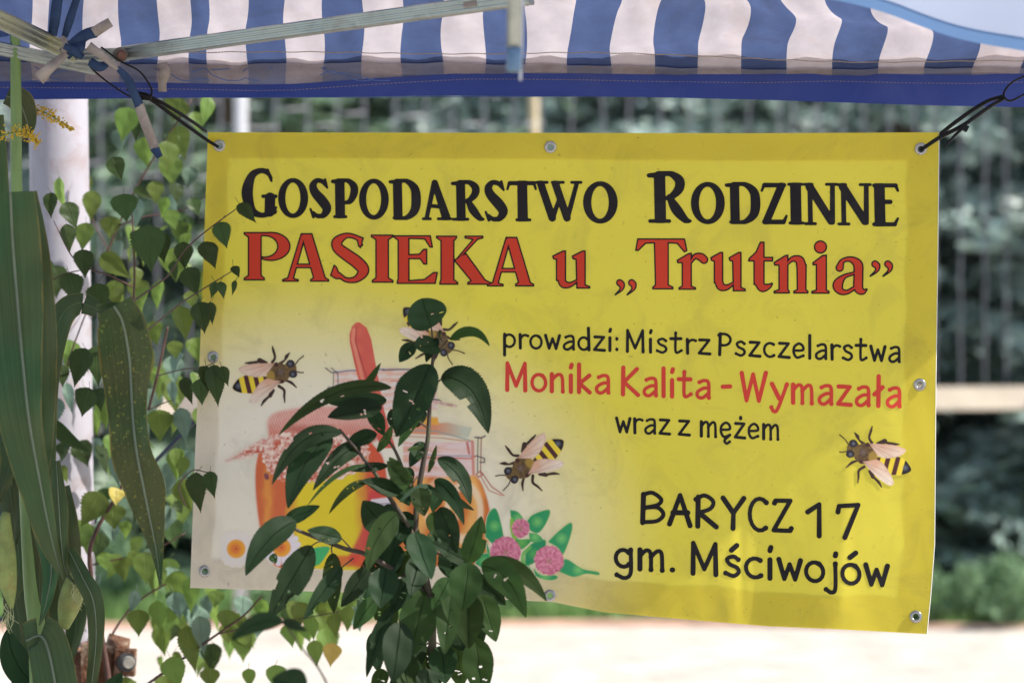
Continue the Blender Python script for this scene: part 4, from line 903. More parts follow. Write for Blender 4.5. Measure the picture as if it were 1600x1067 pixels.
def bee(head, tail, mirror, off=.0014, label=None):
    # reference bee drawn in its own frame (head to the left), 1313x1067 units
    h0 = np.array([420., 510.]); t0 = np.array([1180., 775.]); head = np.array(head, float); tail = np.array(tail, float)
    if mirror: h0m, t0m = h0*[-1, 1], t0*[-1, 1]
    else: h0m, t0m = h0, t0
    z0 = complex(*(t0m-h0m)); z1 = complex(*(tail-head)); k = z1/z0; sc = abs(k)
    cx, cy = (head+tail)/2; R = 66; A = Art(cx-R, cy-R, cx+R, cy+R, .8)
    Z = (A.X-head[0]+1j*(A.Y-head[1]))/k; X = Z.real+h0m[0]; Y = Z.imag+h0m[1]
    if mirror: X = -X
    S = 1/sc
    def st(pts, r, n=6): return sd_stroke(X, Y, [tuple(p)+(rr,) for p, rr in zip([(q[0], q[1]) for q in catmull([p+(0,) for p in pts], n)], np.interp(np.linspace(0, 1, (len(pts)-1)*n+1), np.linspace(0, 1, len(r)), r))])
    dk = (62, 42, 36)
    for pts, r in (([(380, 450), (330, 380), (262, 322)], [9, 8, 9]), ([(360, 530), (300, 545), (200, 535)], [9, 8, 8]), ([(575, 440), (515, 390), (490, 340), (455, 295)], [22, 12, 24, 8]), ([(675, 425), (642, 360), (665, 270), (680, 215)], [20, 16, 18, 8]),
                   ([(500, 650), (420, 680), (350, 740)], [14, 20, 8]), ([(580, 730), (510, 780), (505, 860), (495, 940)], [20, 18, 16, 8])):
        A.over(st(pts, r)*sc, dk)
    for pts, r in (([(760, 440), (840, 405)], [30, 34]), ([(870, 425), (960, 440), (1025, 445)], [18, 20, 9]), ([(660, 790), (690, 860)], [30, 26]), ([(705, 870), (765, 930), (800, 990)], [16, 20, 9])):
        A.over(st(pts, r)*sc, dk)
    # abdomen
    ab = sd_poly(X, Y, [tuple(q[:2]) for q in catmull([(700, 600), (800, 610), (950, 590), (1080, 630), (1150, 700), (1182, 775), (1120, 820), (1030, 835), (900, 830), (800, 760), (720, 660)], 5)])
    yl = (232, 206, 60); A.over(ab*sc, yl)
    xr = (X-700)*.97+(Y-700)*.26
    for c, w_ in ((25, 30), (150, 30), (272, 30)):
        A.over(np.maximum(ab, np.abs(xr-c-10)-w_)*sc, (80, 40, 42), 1.2)
    A.over(np.maximum(ab, -(xr-378))*sc, (28, 24, 30), 1.2); A.over((np.hypot((X-1105), (Y-745))-28)*sc, (110, 115, 130), 5, .7)
    # thorax, head
    th = np.hypot((X-590)/150, (Y-565)/135); nz = vnoise(A.X, A.Y, 2.2, 3); tc = mix3((74, 52, 40), (122, 98, 58), nz*.9+np.clip((th-.5), 0, 1)*.3)
    A.over((th-1)*130*sc, tc); A.over((np.hypot(X-560, Y-545)-34)*sc, (110, 95, 92), 5, .8)
    A.over((np.hypot((X-690)/55, (Y-610)/75)-1)*55*sc, (172, 140, 62), 3, .8)
    A.over((np.hypot(X-622, Y-450)-30)*sc, (72, 40, 34)); A.over((np.hypot(X-540, Y-668)-26)*sc, (72, 40, 34))
    hd = sd_ell(X, Y, 440, 505, 85, 105); A.over(hd*sc, mix3((92, 70, 44), (122, 98, 56), nz))
    for c in ((437, 432), (398, 568)):
        A.over((np.hypot((X-c[0])/54, (Y-c[1])/50)-1)*50*sc, (38, 34, 42)); A.over((np.hypot(X-c[0]-4, Y-c[1]-4)-18)*sc, (118, 118, 134), 4, .8)
    # wings
    for W in ([(645, 435), (800, 440), (960, 455), (1070, 490), (1112, 525), (1060, 580), (960, 615), (860, 622), (770, 600), (720, 545)], [(560, 665), (640, 655), (740, 640), (820, 690), (880, 770), (940, 880), (955, 950), (900, 970), (820, 925), (740, 860), (650, 770)]):
        d = sd_poly(X, Y, [tuple(q[:2]) for q in catmull(W+[W[0]], 5)]); tt = np.clip((Y-W[0][1])/250+(vnoise(X, Y, 90, 5)-.5)*.5, 0, 1)
        A.over(d*sc, mix3((214, 168, 142), (232, 216, 200), tt))
        vx = [((W[0][0], W[0][1]), (W[3][0]*.6+W[6][0]*.4, W[3][1]*.6+W[6][1]*.4)), ((W[0][0], W[0][1]), (W[6][0], W[6][1])), ((W[0][0], W[0][1]), (W[8][0]*.5+W[6][0]*.5, W[8][1]*.5+W[6][1]*.5))]
        for a_, b_ in vx: A.over(np.maximum(sd_stroke(X, Y, [(a_[0], a_[1], 3), (b_[0], b_[1], 3)]), d)*sc, (150, 110, 100), 1.2, .6)
        A.over(np.maximum(np.abs(d+8)-4, d)*sc, (190, 150, 130), 1.2, .5)
    A.build('printed_bee', off, label=label)
bee((1331, 702), (1423.7, 734.4), False); bee((455.6, 577.4), (363.6, 606.3), True); bee((799.8, 742.8), (880, 688), False); bee((698, 545.6), (631, 481), True)

def jars():
    A = Art(345, 495, 800, 900, 1.0); X, Y = A.X, A.Y
    nz = vnoise(X, Y, 5, 1); n2 = vnoise(X, Y, 14, 2); nh = vnoise(X*.35, Y, 3, 4)
    # right (rear) jar body
    body = sd_poly(X, Y, [tuple(q[:2]) for q in catmull([(560, 760), (640, 742), (700, 737), (742, 742), (760, 775), (767, 815), (764, 845), (756, 878), (700, 884), (600, 884), (560, 870)], 6)])
    sw = np.sin((X-640)*.16+np.sin(Y*.03)*2.5)*.5+.5
    cb = mix3((206, 112, 52), (238, 182, 104), sw*(1-np.clip((Y-845)/30, 0, 1))*.9); cb = cb*(.9+.2*n2[..., None])
    A.over(body, cb, 3)
    A.over(np.maximum(np.abs(np.hypot((X-725)/26, (Y-800)/42)-1)*26-4.5, body), (240, 220, 190), 4, .75)
    A.over(np.maximum(np.abs(np.hypot((X-690)/26, (Y-790)/40)-1)*26-3.5, body), (240, 205, 170), 4, .6)
    # neck glass
    neck = sd_poly(X, Y, [(630, 690), (742, 690), (740, 742), (630, 748)]); nb_ = np.sin(Y*.42+nh*4)*.5+.5
    A.over(neck, mix3((228, 206, 204), (224, 160, 132), nb_*np.clip(1.3-(X-620)/100, .1, .8)), 3)
    rim = sd_poly(X, Y, [(610, 664), (700, 660), (738, 668), (732, 684), (700, 680), (610, 676)]); A.over(rim, mix3((214, 132, 92), (190, 196, 178), np.clip((X-680)/45, 0, 1)), 3, .9)
    A.over(sd_poly(X, Y, [(655, 650), (684, 652), (686, 664), (655, 662)]), (232, 170, 70), 2.5)
    for pts, c, r in (([(600, 671), (680, 673), (735, 688)], (150, 160, 160), 1.1), ([(600, 680), (690, 684), (738, 690)], (200, 150, 130), 1.2), ([(640, 709), (700, 712), (742, 712)], (150, 150, 170), 1.0), ([(640, 714), (735, 716), (745, 712)], (190, 90, 80), 1.1), ([(738, 690), (740, 740)], (205, 130, 115), 2.4), ([(730, 692), (733, 708)], (190, 100, 90), 2)):
        A.over(sd_stroke(X, Y, [p+(r,) for p in pts]), c, 1.6, .85)
    # wire bail on the right
    for pts, c, r in (([(747, 683), (746, 738)], (92, 84, 92), .9), ([(752, 683), (751, 740)], (150, 88, 82), .9), ([(742, 683), (752, 684), (758, 681)], (80, 72, 80), 1.2), ([(745, 712), (757, 716), (757, 722), (750, 722)], (96, 88, 90), 1.2), ([(744, 741), (750, 736), (754, 742), (748, 745), (744, 741)], (176, 96, 84), 1.1), ([(753, 738), (768, 760), (788, 774)], (176, 96, 84), .9), ([(750, 742), (764, 766), (784, 774)], (190, 120, 108), .8)):
        A.over(sd_stroke(X, Y, [p+(r,) for p in pts]), c, 1.2, .9)
    # glass lid behind the spoon
    lid = sd_poly(X, Y, [(523, 578), (600, 574), (680, 578), (684, 640), (523, 640)]); A.over(lid, mix3((226, 212, 214), (226, 158, 140), (np.sin(Y*.55+nh*3)*.5+.5)*.8), 2, .75)
    for pts, c, r in (([(523, 582), (545, 579), (600, 577)], (120, 122, 140), 1.3), ([(598, 578), (625, 577), (660, 578)], (88, 76, 92), 1.3), ([(528, 583), (528, 615)], (110, 105, 115), .9), ([(521, 583), (521, 612)], (120, 110, 120), .9), ([(509, 575), (518, 582), (526, 581)], (90, 90, 100), 1.1), ([(518, 575), (527, 583)], (100, 100, 110), 1.0), ([(510, 612), (514, 606), (522, 607), (525, 614)], (96, 90, 100), 2.2), ([(612, 595), (640, 595)], (214, 130, 110), 1.2)):
        A.over(sd_stroke(X, Y, [p+(r,) for p in pts]), c, 1.4, .85)
    A.over(sd_stroke(X, Y, [(668, 622, 2), (690, 630, 3), (712, 634, 2)]), mix3((226, 190, 190), (150, 86, 90), nz), 3, .7)
    # left jar
    lj = sd_poly(X, Y, [tuple(q[:2]) for q in catmull([(408, 692), (400, 725), (399, 760), (403, 805), (412, 850), (430, 884), (480, 888), (590, 888), (602, 850), (606, 780), (600, 720), (580, 690)], 6)])
    t = X+n2*8; c = mix3((208, 104, 62), (226, 150, 66), np.exp(-((t-423)/7)**2)*.9); yel = np.clip((t-450)/22, 0, 1)*np.clip((578-t)/22, 0, 1); c = c*(1-yel[..., None])+s2l((226, 204, 44))*yel[..., None]
    rr = np.clip((t-572)/12, 0, 1); c = c*(1-rr[..., None]*.7)+s2l((214, 84, 60))*rr[..., None]*.7
    A.over(lj, c, 3.5)
    A.over(np.maximum(sd_stroke(X, Y, [(585, 775, 9), (575, 830, 10), (552, 872, 8)]), lj), (206, 70, 70), 6, .9)
    A.over(sd_poly(X, Y, [(580, 780), (612, 776), (610, 792), (576, 796)]), (222, 214, 222), 2)
    A.over(sd_stroke(X, Y, [(580, 788, 1), (610, 786, 1)]), (120, 110, 130), 1.5, .8)
    A.over(np.maximum(sd_stroke(X, Y, [(520, 876, 8), (590, 876, 10)]), Y-887), mix3((214, 92, 60), (226, 56, 50), n2), 5, .8)
    A.over(sd_stroke(X, Y, [(416, 742, 3.5), (417, 746, 3.5)]), (120, 60, 80), 2, .9)
    # cloth cap, frill
    ch = (np.sin(X*1.25+Y*.5)*np.sin(Y*1.1-X*.3))*.5+.5
    cap = sd_poly(X, Y, [tuple(q[:2]) for q in catmull([(420, 684), (419, 655), (440, 642), (500, 634), (560, 640), (590, 668), (585, 690), (500, 692)], 6)]); A.over(cap, mix3((232, 196, 184), (206, 110, 92), ch*.75+.15*nz+np.clip((Y-660)/50, 0, .35)), 6)
    fr = sd_poly(X, Y, [tuple(q[:2]) for q in catmull([(352, 720), (385, 700), (420, 682), (480, 676), (540, 680), (575, 700), (560, 735), (500, 752), (440, 750), (420, 738), (408, 712), (380, 716)], 6)])
    tex = np.clip((vnoise(X, Y, 4.2, 7)*.6+vnoise(X+Y*.4, Y-X*.3, 2.6, 9)*.4)*1.8-.4, 0, 1); A.over(fr+(tex-.5)*7, mix3((240, 220, 206), (196, 88, 66), tex), 2.5)
    A.over(np.maximum(sd_stroke(X, Y, [(450, 668, 5), (480, 672, 7), (520, 668, 4)]), cap), (164, 66, 54), 8, .5)
    # wooden spoon handle
    sp = sd_poly(X, Y, [(550, 510), (556, 504), (562, 503.5), (573, 512), (580, 530), (600, 640), (618, 700), (596, 700), (572, 640), (554, 570), (546.5, 535), (546, 522)])
    A.over(sp, mix3((216, 104, 86), (206, 86, 76), n2), 1.2); A.over(np.maximum(sd_stroke(X, Y, [(553, 515, 2.6), (551, 530, 2.6), (566, 590, 2.6), (578, 640, 2.4)]), sp), (226, 140, 116), 1.5, .9)
    A.over(np.maximum(sd_stroke(X, Y, [(557, 511, .7), (556, 535, .7), (573, 590, .7), (584, 640, .7)]), sp), (150, 56, 52), 1.2, .8)
    # daisies
    for (cx, cy, k) in ((369, 857, .45), (440, 855, 1.0)):
        for q in range(16):
            a = q/16*6.283+.2; L = 26
            A.over(sd_stroke(X, Y, [(cx+math.cos(a)*10, cy+math.sin(a)*10, 2.5), (cx+math.cos(a)*L, cy+math.sin(a)*L*.95, 4.6)]), (226, 220, 228), 1.8, k)
        A.over(np.hypot(X-cx, Y-cy)-14.5, (232, 160, 52), 2.5); A.over(np.hypot(X-cx+1, Y-cy)-8, (222, 110, 54), 5, .8); A.over(np.hypot(X-cx, Y-cy)-1.6, (160, 60, 40), 2, .8)
    A.over(sd_poly(X, Y, [tuple(q[:2]) for q in catmull([(484, 884), (482, 866), (490, 856), (515, 854), (508, 870), (498, 882), (484, 884)], 4)]), (66, 176, 108), 1.5)
    A.build('printed_honey_jars', .0010, .04)
jars()
def clover():
    A = Art(735, 788, 942, 910, .9); X, Y = A.X, A.Y; nz = vnoise(X, Y, 3, 2)
    def lf(pts, c1=(46, 150, 96), c2=(120, 196, 110), hi=None):
        d = sd_poly(X, Y, [tuple(q[:2]) for q in catmull(pts+[pts[0]], 5)])
        c = sum(p[0] for p in pts)/len(pts), sum(p[1] for p in pts)/len(pts)
        A.over(d, mix3(c2, c1, np.hypot(X-c[0], Y-c[1])/11), 1.2); A.over(np.maximum(np.abs(d+1)-.6, d), (104, 176, 90), 1.2, .6)
    lf([(758, 838), (760, 812), (766, 798), (774, 794), (780, 806), (786, 832), (786, 842), (772, 850)]); lf([(760, 846), (768, 868), (772, 888), (762, 870)])
    lf([(742, 880), (752, 866), (764, 866), (768, 884), (760, 890)]); lf([(797, 796), (810, 800), (820, 814), (822, 822), (808, 818), (799, 810)])
    lf([(821, 818), (832, 804), (858, 796), (856, 812), (842, 832), (828, 828)]); lf([(856, 846), (872, 830), (892, 816), (893, 832), (880, 866), (872, 856)])
    lf([(820, 880), (822, 860), (832, 848), (852, 843), (850, 862), (836, 878), (822, 884)], (40, 140, 92), (90, 170, 90)); lf([(826, 832), (840, 834), (848, 844), (830, 846)])
    lf([(800, 838), (812, 842), (830, 842), (826, 850), (814, 858), (806, 850)], (60, 150, 80), (110, 180, 90))
    lf([(872, 892), (878, 876), (888, 874), (910, 888), (934, 893), (935, 898), (916, 896), (896, 901)]); lf([(760, 884), (790, 886), (826, 896), (824, 880), (832, 896), (826, 905), (800, 898)])
    lf([(834, 888), (846, 898), (868, 898), (870, 904), (856, 906), (838, 900)]); lf([(816, 862), (828, 852), (830, 856), (820, 868), (822, 888), (816, 894), (814, 872)], (110, 176, 90), (150, 200, 120))
    lf([(797, 812), (800, 808), (805, 820), (810, 838), (802, 842), (797, 826)], (140, 190, 70), (160, 200, 80))
    def fl(cx, cy, rx, ry):
        d = sd_ell(X, Y, cx, cy, rx, ry)+(vnoise(X, Y, 3, 8)-.5)*3; a = np.arctan2(Y-cy, X-cx); r = np.hypot(X-cx, Y-cy)
        pt = vnoise(a*5.5+20, r*.17+3, 1, 12)*.6+vnoise(a*9+40, r*.3+3, 1, 13)*.6-.1; A.over(d, mix3((178, 70, 104), (232, 158, 180), pt*.75+nz*.3-.12*(Y > cy+ry*.4)), 1.5)
        A.over(np.hypot(X-cx, Y-cy-1)-3, (150, 130, 96), 5, .7)
    fl(813, 825, 14, 15); fl(790, 862, 24, 24); fl(858, 875, 23, 23)
    A.build('printed_clover', .0015)
clover()

# ---------------------------------------------------------------- cords holding the banner
c1 = empty('black_cord', P(280, 190, 4.9), 'doubled black cord tying the top left eyelet of the banner to the tent joint', 'cord')
put('strand', mesh(*tube_px([(341, 230, 5.0, 2.6), (322, 218, 4.985, 2.9), (280, 188, 4.93, 3.0), (236, 156, 4.86, 3.0), (226, 150, 4.84, 3.0)], 8), smooth=True), M['cord'], c1)
put('strand', mesh(*tube_px([(322, 206, 5.03, 2.6), (300, 190, 4.98, 2.8), (262, 166, 4.90, 2.8), (232, 150, 4.85, 2.8)], 8), smooth=True), M['cord'], c1)
put('loop', mesh(*tube_px([(236, 152, 4.84, 1.7), (236, 138, 4.82, 1.6), (218, 112, 4.79, 1.5), (188, 96, 4.76, 1.5), (158, 74, 4.74, 1.5)], 6), smooth=True), M['cord'], c1)
put('loop', mesh(*tube_px([(230, 156, 4.84, 1.7), (205, 152, 4.81, 1.6), (170, 130, 4.78, 1.5), (142, 106, 4.76, 1.5), (140, 96, 4.74, 1.5)], 6), smooth=True), M['cord'], c1)
put('knot', mesh(*tube_px([(198, 140, 4.83, 1.5), (214, 146, 4.83, 3.5), (228, 151, 4.83, 6), (236, 154, 4.83, 4)], 8), smooth=True), M['cord'], c1)
c2 = empty('cable_tie', P(1500, 195, 4.75), 'black cable tie joined through the top right eyelet of the banner', 'cable tie')
put('strap', mesh(*tube_px([(1441, 233, 4.80, 3.0), (1470, 214, 4.78, 3.4), (1505, 196, 4.76, 3.4), (1545, 168, 4.78, 3.2), (1569, 154, 4.80, 3.0)], 6), smooth=True), M['cord'], c2)
put('strap', mesh(*tube_px([(1464, 214, 4.83, 3.2), (1500, 186, 4.81, 3.4), (1540, 160, 4.80, 3.2), (1566, 151, 4.80, 3.0)], 6), smooth=True), M['cord'], c2)
put('tail', mesh(*tube_px([(1508, 197, 4.75, 2.8), (1492, 212, 4.74, 2.4), (1476, 230, 4.73, 1.0)], 6), smooth=True), M['cord'], c2)
put('tie_head', mesh(*box(P(1507, 200, 4.752), (.014, .012, .012), Matrix.Rotation(.5, 3, 'Y'))), M['cord'], c2)
c3 = empty('thin_cord_loop', P(1590, 140, 4.8), 'thin black cord loop at the right edge holding the cable tie', 'cord')
put('strand', mesh(*tube_px([(1640, 100, 4.83, 1.6), (1604, 118, 4.82, 1.6), (1580, 130, 4.80, 1.6), (1568, 148, 4.79, 1.8), (1578, 158, 4.79, 1.8), (1600, 148, 4.80, 1.6), (1640, 128, 4.82, 1.6)], 6), smooth=True), M['cord'], c3)

# ---------------------------------------------------------------- leaves
def leaf_mesh(pts3, hw, nrm, prof, serr=0, nser=22, fold=.18, droop=.1, seed=0, nu_=18, bites=(), holes=0, pet=None):
    """pts3: 3 control points in 3D, hw world half width, prof(t)->0..1"""
    rs = np.random.RandomState(seed); a, m, b = [np.array(p) for p in pts3]; V = []; Fc = []; UV = []
    nrm = np.array(nrm, float); n = nu_*2; VS = (-1, -.82, -.62, -.4, -.2, 0, .2, .4, .62, .82, 1) if holes else (-1, -.5, 0, .5, 1); nv_ = len(VS)
    for i in range(n+1):
        t = i/n; p = (1-t)**2*a+2*t*(1-t)*m+t*t*b; d = 2*(1-t)*(m-a)+2*t*(b-m); d = d/(np.linalg.norm(d)+1e-9)
        s = np.cross(d, nrm); s /= np.linalg.norm(s)+1e-9; nn = np.cross(s, d)
        wv = hw*prof(t); sr = 1+(serr*(1 if i % 2 else -1)*rs.uniform(.5, 1.5) if 0 < i < n else 0)
        for k, v in enumerate(VS):
            ww = wv*(sr if abs(v) == 1 else 1)
            for (bt, bs, bd) in bites:
                if v*bs > .4 and abs(t-bt) < .06: ww *= bd if abs(v) == 1 else max(bd, .9)
            V.append(p+s*v*ww+nn*(abs(v)*fold*wv-droop*0+.04*wv*math.sin(t*14+v*3+seed))); UV.append((t, v))
    HS = set()
    for _ in range(holes):
        i0 = int(n*rs.uniform(.2, .8)); k0 = rs.randint(1, nv_-2); HS.add((i0, k0))
        if rs.rand() < .6: HS.add((i0+1, k0))
        if rs.rand() < .35: HS.add((i0+1, k0+rs.choice([-1, 1])))
    for i in range(n):
        for k in range(nv_-1):
            o = i*nv_+k
            if holes and (i, k) in HS: continue
            Fc.append((o, o+1, o+nv_+1, o+nv_))
    if pet is not None:
        v_, f_ = tube([Vector(a), (Vector(a)+Vector(pet))*.5+Vector((0, 0, -.001)), Vector(pet)], [.0005, .0005, .0006], 4); o = len(V); V += list(v_); Fc += [tuple(q+o for q in ff) for ff in f_]; UV += [(.5, 0)]*len(v_)
    return mesh(V, Fc, True, uv=UV)
def prof_birch(t): 
    return float(np.interp(t, [0, .03, .08, .16, .26, .36, .48, .60, .72, .84, .93, 1], [.04, .34, .66, .90, 1.0, .98, .84, .64, .42, .20, .07, .01]))
def prof_cherry(t): return max(.02, (math.sin(math.pi*min(1, t)**.82))**.72 * (1-.22*t)) if 0 < t < 1 else .02
def prof_round(t): return max(.02, math.sin(math.pi*t**.9)**.5) if 0 < t < 1 else .02
def prof_corn(t): return 1
def add_leaf(parent, b, t, hw, Y, mat, seed, mid=None, prof=prof_cherry, serr=.05, fold=.2, tilt=0, dY=0.0, bites=(), name='leaf', nu_=18, holes=0, pet=False):
    rs = np.random.RandomState(seed+100)
    pb = P(b[0], b[1], Y); pt = P(t[0], t[1], Y+dY)
    mm = mid if mid else ((b[0]+t[0])/2+rs.normal()*1.5, (b[1]+t[1])/2)
    pm = P(mm[0]*(2 if mid else 1)-(.5*(b[0]+t[0]) if mid else 0), mm[1]*(2 if mid else 1)-(.5*(b[1]+t[1]) if mid else 0), Y+dY*.5-rs.uniform(.0, .012))
    nrm = Vector((rs.normal()*.25+tilt, -1, .35+rs.normal()*.2))
    k = 1/max(.6, 1-.08)
    me = leaf_mesh((pb, pm, pt), hw/F*Y*k, nrm, prof, serr, fold=fold, seed=seed, bites=bites, nu_=nu_, holes=holes, pet=P(b[0]+rs.normal()*5, b[1]-rs.uniform(7, 13), Y+.005) if pet else None)
    return put(name, me, mat, parent)

# cherry plant in front of the banner
ch = empty('cherry_sapling', P(665, 1300, 4.55), 'dark green leafy cherry sapling standing in front of the banner', 'sapling')
ground_z = Vector((P(675, 1067, 4.55).x, 4.55, 0))
def tw(parent, pts, mat, name='twig', sides=7): return put(name, mesh(*tube_px(pts, sides), smooth=True), mat, parent)
put('stem', mesh(*join([tube_px([(674, 512, 4.56, 1.2), (677, 545, 4.56, 2.3), (675, 575, 4.56, 2.8), (672, 610, 4.56, 3.3), (669, 680, 4.55, 3.6), (660, 730, 4.55, 4.2), (651, 790, 4.55, 4.6), (650, 850, 4.55, 5.2), (664, 900, 4.55, 6), (674, 960, 4.55, 6.5), (676, 1067, 4.55, 7), (680, 1400, 4.55, 9), (684, 1778, 4.55, 11)], 9)]), smooth=True), M['ctwig'], ch)
for pts in ([(530, 670, 4.50, 1.8), (545, 688, 4.50, 2.4), (565, 712, 4.51, 2.8), (590, 745, 4.52, 3.2), (612, 782, 4.53, 3.6), (640, 825, 4.54, 4.2), (655, 870, 4.55, 5)],
            [(606, 686, 4.53, 2), (618, 705, 4.53, 2.6), (632, 740, 4.54, 3), (648, 785, 4.55, 3.4)],
            [(437, 816, 4.48, 1.8), (460, 826, 4.48, 2.6), (500, 842, 4.50, 3.2), (540, 857, 4.52, 3.6), (575, 867, 4.53, 4), (640, 905, 4.55, 4.5), (668, 930, 4.55, 5)],
            [(700, 531, 4.55, 1.2), (688, 545, 4.56, 1.6), (680, 560, 4.56, 2)], [(690, 592, 4.54, 1.2), (680, 600, 4.55, 1.6), (672, 612, 4.56, 2)],
            [(486, 853, 4.47, 1.0), (498, 846, 4.48, 1.1), (512, 847, 4.50, 1.4)], [(519, 865, 4.50, 1.1), (518, 855, 4.50, 1.2), (522, 850, 4.51, 1.3)], [(533, 840, 4.49, 1), (548, 856, 4.51, 1.4)], [(534, 886, 4.48, 1), (552, 872, 4.52, 1.4)],
            [(690, 1008, 4.56, 1), (676, 1000, 4.56, 1.4)], [(652, 1035, 4.53, .9), (664, 1010, 4.55, 1.2), (674, 1000, 4.55, 1.2)], [(640, 760, 4.5, 1), (655, 742, 4.55, 1.4)], [(735, 880, 4.5, 1.2), (700, 868, 4.54, 2), (660, 860, 4.55, 2.6)], [(612, 945, 4.5, 1), (640, 905, 4.54, 2)],
            [(610, 640, 4.5, 1), (640, 650, 4.52, 1.3), (668, 668, 4.55, 1.6)], [(653, 703, 4.52, .9), (664, 712, 4.55, 1.2)]):
    tw(ch, pts, M['ctwig'])
CH = [ # base, tip, hw, Y, mat, mid
((674, 512), (660, 466), 30, 4.55, 0, None, prof_round), ((703, 531), (765, 541), 9, 4.55, 1, (738, 519)), ((684, 540), (648, 542), 17, 4.53, 0, None, prof_round), ((684, 528), (666, 566), 10, 4.54, 0), ((646, 536), (624, 566), 12, 4.53, 0), ((690, 534), (686, 515), 8, 4.56, 0),
((672, 569), (619, 682), 36, 4.50, 0), ((689, 590), (763, 677), 27, 4.52, 0, (735, 610)), ((612, 606), (435, 680), 12, 4.46, 1, (520, 616)), ((565, 613), (595, 567), 6.5, 4.49, 1), ((596, 634), (512, 652), 24, 4.49, 0), ((604, 625), (513, 630), 14, 4.53, 0),
((534, 677), (425, 757), 15, 4.44, 0, (472, 690)), ((518, 680), (450, 794), 27, 4.47, 0, (478, 722)), ((564, 700), (489, 766), 15, 4.52, 0, (530, 715)), ((588, 676), (536, 700), 15, 4.53, 0), ((570, 726), (479, 792), 4, 4.46, 1, (523, 745)), ((606, 727), (542, 735), 8.5, 4.54, 0), ((575, 752), (514, 803), 8, 4.47, 1, (543, 768)), ((623, 770), (566, 750), 15, 4.50, 0),
((592, 706), (612, 664), 11, 4.50, 1), ((636, 756), (605, 720), 14, 4.47, 1), ((664, 620), (622, 698), 12, 4.52, 1), ((672, 622), (691, 627), 5, 4.54, 0), ((663, 640), (651, 668), 8, 4.56, 0), ((659, 698), (636, 704), 5.5, 4.50, 1), ((670, 738), (682, 695), 6, 4.53, 1), ((684, 716), (735, 788), 17, 4.50, 0, (716, 744)),
((672, 762), (741, 797), 9, 4.53, 0), ((679, 750), (725, 820), 13, 4.48, 0, (706, 775)), ((655, 762), (663, 806), 16, 4.46, 1), ((676, 760), (624, 784), 12, 4.49, 0), ((644, 768), (608, 714), 15, 4.52, 1), ((604, 828), (567, 782), 24, 4.52, 0), ((622, 802), (574, 892), 22, 4.45, 1, (590, 840)), ((648, 832), (674, 905), 23, 4.44, 0), ((688, 792), (714, 864), 20, 4.50, 0),
((731, 880), (752, 806), 19, 4.46, 1), ((734, 880), (672, 846), 14, 4.52, 0), ((731, 879), (722, 955), 27, 4.41, 1), ((752, 884), (822, 964), 24, 4.43, 1, (792, 905)), ((752, 881), (854, 939), 16, 4.47, 1, (808, 892)), ((702, 903), (676, 955), 19, 4.45, 1), ((604, 888), (594, 950), 24, 4.43, 0), ((638, 902), (614, 958), 18, 4.52, 0), ((588, 932), (552, 983), 14, 4.47, 1), ((578, 902), (560, 954), 14, 4.52, 0),
((616, 944), (573, 1058), 13, 4.47, 0, (590, 1000)), ((664, 930), (640, 1026), 31, 4.44, 1), ((626, 972), (614, 1066), 26, 4.42, 0), ((705, 930), (694, 1022), 19, 4.43, 1), ((732, 926), (733, 1013), 26, 4.46, 1), ((752, 928), (775, 1002), 21, 4.50, 1), ((690, 1008), (696, 1068), 23, 4.53, 0), ((742, 996), (752, 1090), 25, 4.51, 1), ((656, 1034), (606, 1082), 19, 4.50, 0), ((708, 975), (724, 1016), 21, 4.55, 0), ((668, 1044), (670, 1090), 22, 4.48, 0), ((600, 1045), (580, 1085), 13, 4.50, 1),
((462, 814), (384, 899), 23, 4.43, 0, (418, 845)), ((487, 852), (421, 965), 25, 4.46, 0), ((534, 885), (475, 967), 14, 4.44, 0), ((519, 864), (522, 958), 17, 4.53, 1), ((576, 886), (533, 948), 16, 4.48, 0), ((534, 841), (480, 828), 14, 4.48, 0), ((444, 814), (500, 790), 12, 4.52, 0), ((424, 866), (431, 880), 7, 4.47, 1),
((640, 800), (610, 860), 18, 4.56, 0), ((690, 830), (660, 870), 16, 4.57, 0), ((620, 850), (600, 905), 20, 4.56, 0), ((700, 850), (712, 905), 20, 4.57, 0), ((655, 870), (640, 930), 20, 4.50, 0), ((640, 730), (622, 770), 14, 4.57, 0), ((690, 760), (676, 800), 14, 4.57, 0), ((660, 690), (640, 730), 12, 4.57, 0), ((720, 900), (745, 960), 22, 4.55, 0), ((610, 640), (640, 680), 15, 4.57, 0), ((600, 790), (620, 830), 16, 4.57, 0), ((580, 640), (600, 680), 13, 4.57, 0),
((648, 905), (636, 965), 24, 4.56, 1), ((690, 905), (700, 975), 24, 4.57, 0), ((735, 935), (752, 1010), 22, 4.58, 0), ((600, 930), (606, 1000), 20, 4.57, 1), ((640, 985), (650, 1050), 22, 4.56, 0), ((715, 1000), (720, 1075), 24, 4.56, 1), ((585, 985), (592, 1050), 16, 4.56, 0), ((622, 1010), (640, 1090), 24, 4.50, 1), ((745, 900), (790, 945), 17, 4.57, 0), ((640, 860), (614, 905), 18, 4.57, 1), ((690, 870), (735, 915), 18, 4.57, 0), ((600, 860), (560, 900), 14, 4.57, 0), ((675, 800), (700, 845), 17, 4.58, 1), ((632, 815), (650, 868), 18, 4.57, 0), ((612, 745), (640, 790), 16, 4.58, 0), ((672, 1010), (660, 1075), 20, 4.57, 1)]
